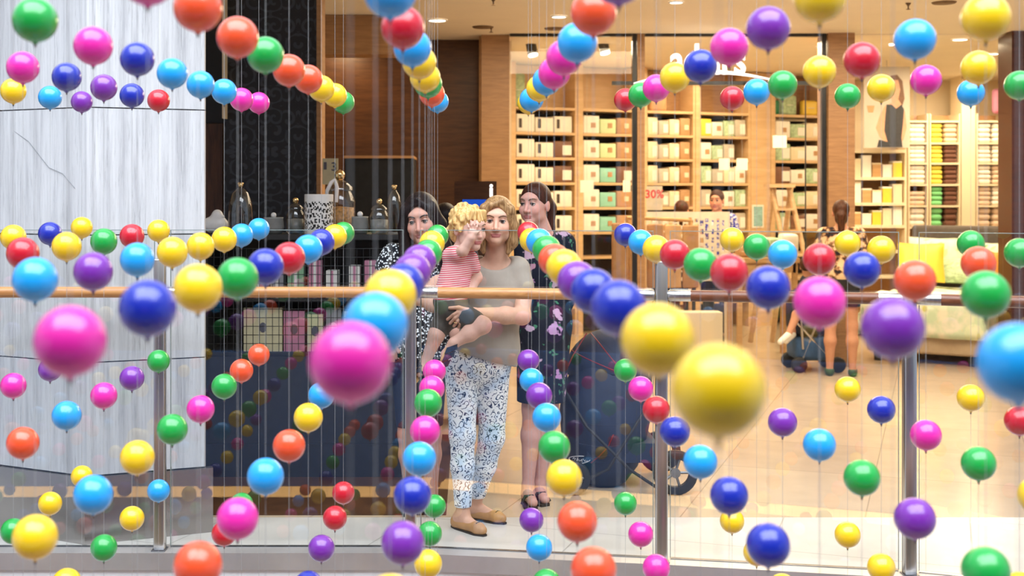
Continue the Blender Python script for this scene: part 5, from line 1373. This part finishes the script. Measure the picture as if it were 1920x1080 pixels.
for xa, xb, stacks, nm in tb:
    x0, x1 = X_(xa, YT), X_(xb, YT)
    t = thing('towel_shelf', ((x0 + x1) / 2, YT + .2, 0), nm + ' cream towel shelf at the back right of the shop', 'shelf unit', 'towel shelves')
    boxpart('side_panel', (x0, YT, 0), (x0 + .02, YT + .4, 2.75), 'cream_wall', t); boxpart('side_panel', (x1 - .02, YT, 0), (x1, YT + .4, 2.75), 'cream_wall', t)
    boxpart('back_panel', (x0 + .021, YT + .38, 0), (x1 - .021, YT + .4, 2.75), 'pack_tan', t)
    for z in tz + [tz[-1] - .28 * k for k in (1, 2, 3)]: boxpart('shelf', (x0 + .0205, YT + .0, z - .025), (x1 - .0205, YT + .379, z), 'cream_wall', t)
    for si, (sa, sb) in enumerate(stacks):
        a, b2 = X_(sa, YT) + .006, X_(sb, YT) - .006
        if si == 0: a = max(a, x0 + .03)
        b2 = min(b2, x1 - .03)
        for j in range(1, 6):
            mm = TC[(nm, si)][j - 1]; nt_ = 4 if j < 5 else 3
            gap = (tz[j - 1] - tz[j] - .035) / nt_
            if nm == 'left' and j == 4: nt_ = 3
            for k in range(nt_):
                z = tz[j] + .0006 + gap * k; w = (b2 - a)
                key = (round(w, 3), round(gap, 3), mm)
                if key not in towel_mesh:
                    q = MB(); q.rbox((-w / 2, -.13, 0), (w / 2, .13, gap - .0012), gap * .42); q.box((-w / 2 * .94, -.132, gap * .46), (w / 2 * .94, -.1285, gap * .52))
                    o = q.build('folded_towel', mm, None, (0, 0, 0)); towel_mesh[key] = o.data; bpy.data.objects.remove(o)
                o = bpy.data.objects.new('folded_towel', towel_mesh[key]); o.location = ((a + b2) / 2 + .004 * math.sin(k * 5 + j), YT + .16, z); C.objects.link(o)
                side = '' if len(stacks) == 1 else (' left pile' if si == 0 else ' right pile')
                tag(o, '%s folded towel, %s in%s on row %s of the %s towel shelf' % (TN[mm], lv[k], side, ['one', 'two', 'three', 'four', 'five'][j - 1], nm), 'towel', 'folded towels on the shelves')
slab('wall_towel_pier', (X_(1803, YT), YT, 0), (X_(1829, YT), YT + .4, H), 'cream_wall', 'cream pier between the towel shelves')
t = thing('gift_bag', (X_(1882, YT), YT + .12, 2.7505), 'pink cushion on top of the right towel shelf', 'cushion')
q = MB(); a = P(1866, 224, YT); q.rbox((a.x, YT + .05, 2.7505), (a.x + .18, YT + .16, 2.7505 + .34), .05); q.build('cover', 'pink_card', t)
q = MB(); q.tube([(a.x + .02, YT + .045, 2.78), (a.x + .16, YT + .045, 2.78)], .004, 6); q.build('seam', 'red_ink', t)

# display stand with boxed goods and a poster above
YB = 15.2
sz = [Z_(281, YB), Z_(332, YB), Z_(380, YB), Z_(422, YB)]
x0, x1 = X_(1594, YB), X_(1700, YB)
t = thing('display_stand', ((x0 + x1) / 2, YB + .2, 0), 'cream display stand of boxed goods under the poster', 'display stand')
boxpart('side_panel', (x0, YB + .0, 0), (x0 + .02, YB + .35, sz[0] + .02), 'cream_wall', t); boxpart('side_panel', (x1 - .02, YB, 0), (x1, YB + .35, sz[0] + .02), 'cream_wall', t)
boxpart('back_panel', (x0 + .021, YB + .33, 0), (x1 - .021, YB + .35, sz[0]), 'pack_tan', t)
for z in sz + [sz[-1] - .3, sz[-1] - .6, .1]: boxpart('shelf', (x0 + .0205, YB, z - .035), (x1 - .0205, YB + .329, z), 'cream_wall', t)
gn = ['yellow', 'cream', 'tall cream', 'amber', 'white']
gm = ['pack_yellow', 'pack_cream', 'pack_white', 'oak', 'pack_white']
for j in (1, 2, 3):
    for k in range(5):
        w = (x1 - x0 - .06) / 5; a = x0 + .03 + w * k; hh = (.17, .20, .24, .15, .13)[(k + j) % 5] * (.9 if j == 3 else 1)
        p = thing('boxed_candle', (a + w / 2, YB + .12, sz[j]), '%s box, %s from left on %s shelf of the display stand' % (gn[(k + j) % 5], ['first', 'second', 'third', 'fourth', 'fifth'][k], ['', 'upper', 'middle', 'lower'][j]), 'box', 'boxed goods on the display stand')
        boxpart('carton', (a + .008, YB + .05, sz[j] + .0005), (a + w - .008, YB + .2, sz[j] + hh), gm[(k + j) % 5], p)
        boxpart('lid', (a + .005, YB + .047, sz[j] + hh + .0005), (a + w - .005, YB + .203, sz[j] + hh + .02), 'pack_white' if k % 2 else 'pack_cream', p)
# poster: a model in a dark sleeveless top, printed flat
YP = 14.9
mat('poster_bg', (0.52, 0.46, 0.38), 0.5, var=0.1, scale=3); mat('poster_skin', (0.62, 0.33, 0.20), 0.5, var=0.08); mat('poster_dark', (0.03, 0.03, 0.035), 0.6, var=0.3, scale=30); mat('poster_hair', (0.16, 0.07, 0.03), 0.5, var=0.2)
t = thing('poster', (X_(1662, YP), YP, Z_(276, YP)), 'large poster of a model in a dark sleeveless top', 'poster')
boxpart('sheet', *pbx(1620, 125, 1706, 277, YP, .02), 'poster_bg', t)
def pl(name, pts, d, m_): q = MB(); q.plate([(X_(x, YP), Z_(y, YP)) for x, y in pts][::-1], YP - d, YP - d + .0008); q.build(name, m_, t)
pl('printed_hair', [(1670, 142), (1682, 140), (1692, 152), (1696, 185), (1690, 205), (1676, 200), (1668, 170)], .002, 'poster_hair')
pl('printed_skin', [(1672, 150), (1684, 150), (1688, 168), (1684, 186), (1690, 196), (1697, 210), (1700, 240), (1694, 262), (1688, 268), (1668, 272), (1650, 258), (1642, 240), (1650, 215), (1658, 200), (1672, 192), (1670, 172)], .003, 'poster_skin')
pl('printed_top', [(1662, 196), (1672, 196), (1680, 204), (1690, 196), (1695, 205), (1693, 232), (1690, 258), (1692, 276), (1644, 276), (1648, 262), (1664, 266), (1658, 245), (1660, 215)], .004, 'poster_dark')
pl('printed_basket', [(1625, 198), (1640, 198), (1637, 211), (1628, 211)], .002, 'pack_tan')
t2 = MB(); t2.tube([P(1663, 126, YP + .01), Vector((X_(1663, YP), YP + .01, H - .004))], .003, 6); t2.build('hanger', 'string', t)

# ------------------------------------------------------------------ bed near the entrance
fl = Vector((3.98, 12.95, 0)); dl = Vector((1.1, 1.7, 0)).normalized(); wl = Vector((dl.y, -dl.x, 0))
bang = math.atan2(-wl.y, -wl.x) + math.pi; RBd = Matrix.Rotation(math.atan2(wl.y, wl.x), 3, 'Z')
BW, BL = 1.13, 2.0
t = thing('bed', fl + wl * BW / 2 + dl * BL / 2, 'display bed with grey headboard and leaf print quilt', 'bed')
mat('headboard_grey', (0.085, 0.070, 0.060), 0.85, var=0.1); mat('bed_base', (0.52, 0.40, 0.26), 0.8, var=0.05)
def bbox_(name, w0, w1, d0, d1, z0, z1, m_, r=0, fn=None, parent=t):
    q = MB(); lo = (fl.x + w0, fl.y + d0, z0); hi = (fl.x + w1, fl.y + d1, z1)
    q.rbox(lo, hi, r, 0, RBd, tuple(fl), 3, fn) if r else q.box(lo, hi, 0, RBd, tuple(fl))
    return q.build(name, m_, parent)
bbox_('base', 0.02, BW - .02, .02, BL, .10, .38, 'bed_base', .03)
bbox_('mattress', 0.01, BW - .01, .01, BL, .381, .62, 'pack_white', .06)
bbox_('headboard', -.03, BW + .03, BL + .005, BL + .10, .0, 1.33, 'headboard_grey', .04)
for w in (.08, BW - .14):
    for d in (.08, BL - .14): bbox_('leg', w, w + .06, d, d + .06, 0, .099, 'sole')
# quilt draped over the mattress: a sheet with folded-down sides
q = MB(); NX, NY = 30, 30; vs = []; fs = []
for i in range(NX + 1):
    for j in range(NY + 1):
        u = -.36 + (BW + .72) * i / NX; v = -.40 + (BL * .86 + .40) * j / NY
        z = .655 + .012 * math.sin(u * 9 + v * 4) + .010 * math.sin(v * 13 - u * 5)
        uu, vv = u, v
        if u < -.02: z = .63 - (-.02 - u) * .95; uu = -.035 - .015 * math.sin(v * 17)
        if u > BW + .02: z = .63 - (u - BW - .02) * .95; uu = BW + .035 + .015 * math.sin(v * 17)
        if v < -.02: z = min(z, .63 - (-.02 - v) * .95); vv = -.04 - .015 * math.sin(u * 17)
        p = fl + wl * uu + dl * vv; vs.append((p.x, p.y, max(z, .25)))
for i in range(NX):
    for j in range(NY):
        a = i * (NY + 1) + j; fs.append((a, a + NY + 1, a + NY + 2, a + 1))
q.add(vs, fs, 0, True); o = q.build('quilt', 'leaf_quilt', t); sm = o.modifiers.new('thickness', 'SOLIDIFY'); sm.thickness = .02
def pillow(w, d, z, lean, wd, ht, m_, lab, turn=0):
    c = fl + wl * w + dl * d
    th = thing('pillow', (c.x, c.y, z), lab, 'pillow', 'pillows on the display bed')
    R = Matrix.Rotation(math.atan2(wl.y, wl.x) + turn, 3, 'Z') @ Matrix.Rotation(lean, 3, 'X')
    q = MB(); n = 14; vs = []; fs = []
    for sgn in (-1, 1):
        for i in range(n + 1):
            for j in range(n + 1):
                u, v = 2 * i / n - 1, 2 * j / n - 1
                b_ = (max(0, (1 - u * u)) * max(0, (1 - v * v))) ** .42
                pin = 1 - .10 * (1 - abs(u)) * (1 if abs(v) > .6 else 0) * 1
                x = u * wd / 2 * (1 - .07 * (1 - v * v)); zz = v * ht / 2 * (1 - .07 * (1 - u * u))
                vs.append(Vector((c.x, c.y, z + ht * .5 * abs(math.cos(lean)) + .07)) + R @ Vector((x, sgn * .085 * b_, zz)))
    for s_i in range(2):
        o_ = s_i * (n + 1) ** 2
        for i in range(n):
            for j in range(n):
                a = o_ + i * (n + 1) + j; f = (a, a + 1, a + n + 2, a + n + 1); fs.append(f if s_i else f[::-1])
    q.add(vs, fs, 0, True); q.build('cover', m_, th)
    q = MB(); q.tube([Vector((c.x, c.y, z + ht * .5 * abs(math.cos(lean)) + .07)) + R @ Vector((x * wd / 2, 0, y * ht / 2)) for x, y in ((-1, -1), (-.93, 0), (-1, 1), (0, .93), (1, 1), (.93, 0), (1, -1), (0, -.93), (-1, -1))], .005, 6); q.build('piping', m_, th)
pillow(.30, BL - .14, .66, -.25, .66, .48, 'leaf_quilt', 'pale green leaf print pillow leaning on the headboard')
pillow(.86, BL - .16, .66, -.3, .50, .44, 'leaf_quilt', 'second pale green pillow beside the mahogany wall')
pillow(.66, BL - .48, .66, -.85, .62, .36, 'pack_leaf', 'crumpled pale green pillow lying in front of the second')
pillow(.24, BL - .66, .66, -.45, .48, .46, 'pack_yellow', 'bright yellow cushion on the display bed', .25)
mat('cushion_orange', (0.66, 0.25, 0.02), 0.7, var=0.05)
pillow(.98, BL - .62, .66, -.35, .34, .36, 'cushion_orange', 'orange cushion on the display bed beside the mahogany wall', -.3)

# ------------------------------------------------------------------ furniture in the middle of the shop
# white lattice screen
YL = 13.78
x0, x1, z0, z1 = X_(1212, YL), X_(1368, YL), Z_(480, YL), Z_(397, YL)
t = thing('lattice_screen', ((x0 + x1) / 2, YL, 0), 'white pierced lattice screen in front of the bookcases', 'screen')
mat('lattice_white', (0.80, 0.72, 0.60), 0.5, var=0.05)
q = MB(); nx, nz = 64, 40; zb = .75
for i in range(nx):
    run = None
    for j in range(nz + 1):
        u, v = i / nx, j / nz
        solid = j < nz and (i < 2 or i >= nx - 2 or j < 2 or j > nz - 5 or not (abs(math.sin(i * .78)) > .5 and abs(math.sin(j * .62 + (i // 4) * 1.57)) > .5))
        if solid and run is None: run = j
        if not solid and run is not None:
            q.box((x0 + (x1 - x0) * i / nx, YL - .012, zb + (z1 - zb) * run / nz), (x0 + (x1 - x0) * (i + 1) / nx, YL + .012, zb + (z1 - zb) * j / nz)); run = None
q.build('pierced_panel', 'lattice_white', t)
for x in (x0 + .03, x1 - .03): boxpart('leg', (x - .025, YL - .02, 0), (x + .025, YL + .02, zb - .001), 'lattice_white', t)
# rack of tan throws
YR = 13.1
t = thing('throw_rack', (X_(1215, YR), YR, 0), 'wooden rack of tan throws left of the lattice screen', 'rack')
q = MB(); q.tube([P(1175, 408, YR), P(1295, 413, YR + .1)], .02, 10); q.build('top_rail', 'oak', t)
for px in (1176, 1294):
    q = MB(); p = P(px, 408, YR + (.0 if px < 1200 else .1)); q.tube([p, (p.x, p.y, 0)], .018, 10); q.build('post', 'oak', t)
mat('throw_tan', (0.42, 0.23, 0.11), 0.9, var=0.15, scale=12); mat('throw_light', (0.56, 0.34, 0.17), 0.9, var=0.12, scale=12)
for k in range(5):
    px = 1146 + k * 33; Yk = YR - .12 + k * .05; a = P(px, 0, Yk)
    q = MB(); zt_, zb_ = Z_(418 + k, Yk), Z_(540, Yk)
    q.rbox((a.x, Yk - .02, zb_), (a.x + .17, Yk + .02, zt_), .018, fn=lambda p: Vector((p.x + .006 * math.sin(p.z * 20), p.y + .012 * math.sin(p.x * 60), p.z)))
    q.build('throw', 'throw_tan' if k % 2 == 0 else 'throw_light', t)
# step ladder
t = thing('step_ladder', (X_(1475, 14.2), 14.2, 0), 'pale wooden step ladder in front of the rightmost bookcase', 'ladder')
YQ = 14.2; ztop = Z_(350, YQ)
wood('ladder_wood', (0.56, 0.36, 0.19), (0.70, 0.48, 0.28), 6, (1, 1, 6))
for (xt, xb_, yb) in ((1446, 1494, -.30), (1478, 1536, -.30), (1452, 1420, .35), (1484, 1462, .35)):
    q = MB(); a = Vector((X_(xt, YQ), YQ + .02 * (1 if yb > 0 else -1), ztop)); b2 = Vector((X_(xb_, YQ), YQ + yb, 0)); q.tube([a, b2], .03, 4); q.build('rail', 'ladder_wood', t)
boxpart('top_step', (X_(1437, YQ), YQ - .12, ztop - .01), (X_(1486, YQ), YQ + .12, ztop + .025), 'ladder_wood', t)
for k in range(1, 7):
    u = k / 7; z = ztop * (1 - u); xa = X_(1446 + 48 * u, YQ); xb_ = X_(1478 + 58 * u, YQ); y = YQ - .02 - .28 * u
    boxpart('tread', (xa, y - .05, z - .012), (xb_, y + .05, z + .012), 'ladder_wood', t)
# low table with a folded throw
YW = 13.0
t = thing('display_table', (X_(1430, YW), YW + .3, 0), 'low wooden display table left of the shopper', 'table')
zt2 = Z_(484, YW)
boxpart('table_top', (X_(1378, YW), YW, zt2 - .05), (X_(1500, YW), YW + .6, zt2), 'oak', t)
boxpart('apron', (X_(1384, YW), YW + .03, zt2 - .15), (X_(1494, YW), YW + .06, zt2 - .051), 'oak', t)
for px in (1384, 1488):
    for dy in (.03, .52): boxpart('leg', (X_(px, YW), YW + dy, 0), (X_(px, YW) + .05, YW + dy + .05, zt2 - .051), 'oak', t)
for k, (xa, xb_, h_, mm, lab) in enumerate(((1384, 1418, .12, 'pack_tan', 'tan folded blanket on the display table'), (1424, 1462, .20, 'pack_leaf', 'leafy print cushion on the display table'), (1466, 1496, .24, 'pack_white', 'white print pack on the display table'))):
    p = thing('folded_blanket' if k == 0 else 'cushion' if k == 1 else 'bedding_pack', (X_((xa + xb_) / 2, YW + .2), YW + .25, zt2), lab, ['blanket', 'cushion', 'bedding pack'][k])
    q = MB(); q.rbox((X_(xa, YW + .2), YW + .15, zt2 + .0005), (X_(xb_, YW + .2), YW + .4, zt2 + h_), .03); q.build('cloth', mm, p)
    q = MB(); q.tube([(X_(xa, YW + .2) + .02, YW + .148, zt2 + h_ * .5), (X_(xb_, YW + .2) - .02, YW + .148, zt2 + h_ * .5)], .004, 6); q.build('seam', 'pack_cream', p)
t = thing('platform', (X_(1290, 13.0), 13.0, 0), 'low cream display plinth below the throw rack', 'plinth')
boxpart('block', (X_(1230, 12.75), 12.75, .05), (X_(1355, 12.75), 13.0, .50), 'cream_wall', t)
boxpart('kick', (X_(1234, 12.78), 12.78, 0), (X_(1351, 12.78), 12.97, .049), 'sole', t)
t = thing('storage_block', (X_(1322, 12.7), 12.66, 0), 'small tan cube standing before the cream plinth', 'box')
boxpart('cube', (X_(1306, 12.6), 12.60, .0), (X_(1338, 12.6), 12.74, .13), 'pack_tan', t); boxpart('lid', (X_(1305, 12.6), 12.595, .1305), (X_(1339, 12.6), 12.745, .15), 'oak', t)
# ------------------------------------------------------------------ people in the shop and beyond
def standing(name, base, Hh, yaw, skin, hair_m, top_m, bottom_m, label, hair_kind='bun', shoe_m='sole', legs_bare=True, res=.011):
    t = thing(name, base, label, 'person')
    s = Hh / 1.68; b0 = Vector(base); Rz = Matrix.Rotation(yaw, 3, 'Z')
    W = lambda x, y, z: b0 + Rz @ Vector((x * s, y * s, z * s))
    hd = Head(W(0, -.015, 1.555), yaw, 0, 0, s, skin)
    b = hd.prims() + [cp(hd.w(0, .022, -.06), W(0, .01, 1.38), .05 * s, .055 * s, .03, skin), cp(W(-.14, 0, 1.36), W(.14, 0, 1.36), .055 * s, .055 * s, .03, skin), el(W(0, 0, 1.2), (.15 * s, .1 * s, .18 * s), .03, skin), el(W(0, 0, .95), (.155 * s, .11 * s, .14 * s), .04, skin)]
    for x in (-1, 1):
        e_, w_ = W(x * .23, .02, 1.08), W(x * .17, -.20, .98)
        b += [cp(W(x * .17, 0, 1.35), e_, .047 * s, .038 * s, .02, skin), cp(e_, w_, .038 * s, .027 * s, .02, skin), cp(w_, w_ + Rz @ Vector((-x * .02, -.07, -.01)) * s, .027 * s, .024 * s, .015, skin)]
        q = w_ + Rz @ Vector((-x * .02, -.08, -.012)) * s
        b += fingers([q + Rz @ Vector((u, 0, 0)) for u in (-.024, -.008, .008, .024)], [q + Rz @ Vector((u, -.05 + abs(u) * .4, -.035)) for u in (-.024, -.008, .008, .024)], .0095, .008, (0, 0, .008), skin)
        b += [cp(q + Rz @ Vector((-x * .02, .03, .0)), q + Rz @ Vector((-x * .05, -.02, -.005)), .011, .009, .006, skin)]
        b += [cp(W(x * .085, 0, .9), W(x * .10, .0, .48), .078 * s, .052 * s, .03, skin), cp(W(x * .10, 0, .48), W(x * .10, .02, .33), .052 * s, .054 * s, .03, skin), cp(W(x * .10, .02, .33), W(x * .105, .02, .09), .054 * s, .032 * s, .03, skin), cp(W(x * .105, .02, .05), W(x * .12, -.14, .03), .036 * s, .028 * s, .02, skin)]
    sdf_obj('body', b, 'skin', t, res, hd.fine(.005), color=True)
    hd.features(t, 'brow_dark')
    hr = [hd.e(0, .022, .034, .080, .099, .091, .01), hd.e(0, -.098, -.022, .066, .072, .092, .012, None, '-')]
    if hair_kind == 'tail': hr += [hd.e(0, .10, -.02, .04, .035, .045, .02), hd.k((0, .11, -.03), (0, .10, -.16), .04, .03, .02), hd.e(0, .06, -.05, .062, .05, .07, .02)]
    elif hair_kind == 'long': hr += [hd.e(0, .06, -.07, .08, .05, .14, .02)]
    else: hr += [hd.e(0, .10, .06, .035, .035, .035, .02)]
    sdf_obj('hair', hr, hair_m, t, .007)
    tp = [cp(W(-.14, 0, 1.355), W(.14, 0, 1.355), .064 * s, .064 * s, .03), el(W(0, 0, 1.2), (.165 * s, .12 * s, .19 * s), .04), el(W(0, 0, .98), (.172 * s, .13 * s, .16 * s), .05)]
    for x in (-1, 1): tp += [cp(W(x * .17, 0, 1.35), W(x * .205, .01, 1.20), .060 * s, .056 * s, .02)]
    tp += [cp(W(0, -.02, 1.37), W(0, -.06, 1.48), .07 * s, .09 * s, .01, op='-')]
    sdf_obj('top', tp, top_m, t, .010, cuts=[above(b0.z + .88 * s)])
    bt = [el(W(0, 0, .92), (.165 * s, .122 * s, .12 * s), .04)]
    for x in (-1, 1): bt += [cp(W(x * .085, 0, .88), W(x * .10, 0, .62 if legs_bare else .12), .09 * s, (.08 if legs_bare else .05) * s, .02)]
    sdf_obj('shorts' if legs_bare else 'trousers', bt, bottom_m, t, .010, cuts=[below(b0.z + .99 * s)] + ([above(b0.z + .66 * s)] if legs_bare else [above(b0.z + .08)]))
    for x in (-1, 1):
        sdf_obj('shoe', [cp(W(x * .105, .035, .04), W(x * .122, -.15, .03), .044 * s, .034 * s, .02)], shoe_m, t, .006, cuts=[above(0.0), below(.065)])
    return t
mat('shoe_green', (0.03, 0.08, 0.03), 0.6, var=0.1); mat('stroller_blue', (0.03, 0.09, 0.22), 0.7, var=0.15)
standing('person', (X_(1577, 11.85), 11.85, 0), 1.63, math.radians(165), (0.60, 0.30, 0.18), 'hair_brown', 'autumn_print', 'black', 'shopper seen from behind in an autumn print top and black shorts', 'tail', 'shoe_green')
standing('person', (X_(1344, 14.8), 14.8, 0), 1.74, math.radians(-25), (0.66, 0.32, 0.20), 'hair_brown', 'blue_white_print', 'black', 'woman in blue and white top facing out behind the lattice screen', 'bun', 'sole', False)
standing('person', (X_(1278, 14.1), 14.1, 0), 1.62, math.radians(150), (0.66, 0.34, 0.20), 'hair_brown', 'pack_tan', 'black', 'person with long auburn hair turned away behind the lattice screen', 'long', 'sole', False)
standing('person', (X_(834, 8.3), 8.3, 0), 1.62, math.radians(200), (0.60, 0.34, 0.24), 'hair_black', 'navy_cloth', 'black', 'dark haired passer-by half hidden between the dark haired woman and toddler', 'long', 'sole', False)
# blue stroller pushed by the shopper
YC = 12.08; t = thing('stroller', (X_(1535, YC), YC + .1, 0), 'small blue stroller beside the shopper in the entrance', 'stroller')
q = MB(); q.rbox((X_(1490, YC), YC - .05, Z_(676, YC)), (X_(1556, YC), YC + .35, Z_(632, YC)), .05); q.build('basket', 'stroller_blue', t)
q = MB(); q.rbox((X_(1486, YC), YC - .03, Z_(632, YC) + .002), (X_(1552, YC), YC + .33, Z_(545, YC)), .09); q.build('seat', 'navy_cloth', t)
for (a, b2) in ((P(1500, 560, YC - .06), P(1506, 655, YC - .06)), (P(1556, 545, YC - .04), P(1502, 680, YC - .04)), (P(1556, 545, YC + .34), P(1502, 680, YC + .34)), (P(1490, 600, YC - .04), P(1570, 688, YC - .04))):
    q = MB(); q.tube([a, b2], .011, 8); q.build('frame_tube', 'steel', t)
q = MB(); q.tube([P(1556, 545, YC - .04), P(1572, 512, YC), P(1572, 512, YC + .3), P(1556, 545, YC + .34)], .012, 8); q.build('handle', 'rubber', t)
for px in (1496, 1568):
    for dy in (-.05, .34):
        q = MB(); r = .075; q.lathe((0, 0, 0), [(.001, -.02), (r * .8, -.022), (r, -.012), (r, .012), (r * .8, .022), (.001, .02)], 20)
        x = X_(px, YC); q.v = [(x + v[0], YC + dy + v[2], r + v[1]) for v in q.v]; q.build('wheel', 'rubber', t)
# the child sitting in it, seen by leg and shoe
t = thing('child', P(1505, 590, YC - .05), 'seated child in the blue stroller with a dangling bare leg', 'person')
SN = (0.62, 0.32, 0.20)
b = [cp(P(1512, 585, YC + .1), P(1494, 590, YC - .08), .05, .045, .02, SN), cp(P(1494, 590, YC - .08), P(1478, 628, YC - .12), .042, .028, .02, SN), cp(P(1478, 628, YC - .12), P(1468, 638, YC - .16), .026, .02, .015, SN),
     cp(P(1512, 580, YC + .12), P(1518, 530, YC + .18), .08, .085, .03, SN), cp(P(1512, 585, YC + .2), P(1496, 592, YC + .05), .05, .042, .02, SN), cp(P(1496, 592, YC + .05), P(1486, 626, YC + .02), .04, .026, .02, SN)]
hd = Head(P(1514, 500, YC + .15), math.radians(150), 0, 0, .85, SN); b += hd.prims() + [cp(hd.w(0, .02, -.05), P(1517, 525, YC + .17), .035, .04, .02, SN)]
for dy in (.05, .28): b += [cp(P(1516, 535, YC + dy), P(1502, 560, YC + dy - .05), .032, .026, .02, SN), cp(P(1502, 560, YC + dy - .05), P(1496, 575, YC + dy - .08), .026, .022, .02, SN)]
sdf_obj('body', b, 'skin', t, .008, color=True)
sdf_obj('hair', [hd.e(0, .022, .034, .080, .099, .091, .01), hd.e(0, -.098, -.022, .066, .072, .092, .012, None, '-')], 'hair_brown', t, .007)
sdf_obj('shirt', [cp(P(1512, 578, YC + .12), P(1518, 530, YC + .18), .09, .095, .03)], 'navy_cloth', t, .008)
for a, b2 in ((P(1478, 628, YC - .12), P(1463, 641, YC - .17)), (P(1486, 627, YC + .02), P(1474, 640, YC - .03))):
    sdf_obj('shoe', [cp(a, b2, .034, .026, .02)], 'pack_white', t, .005)
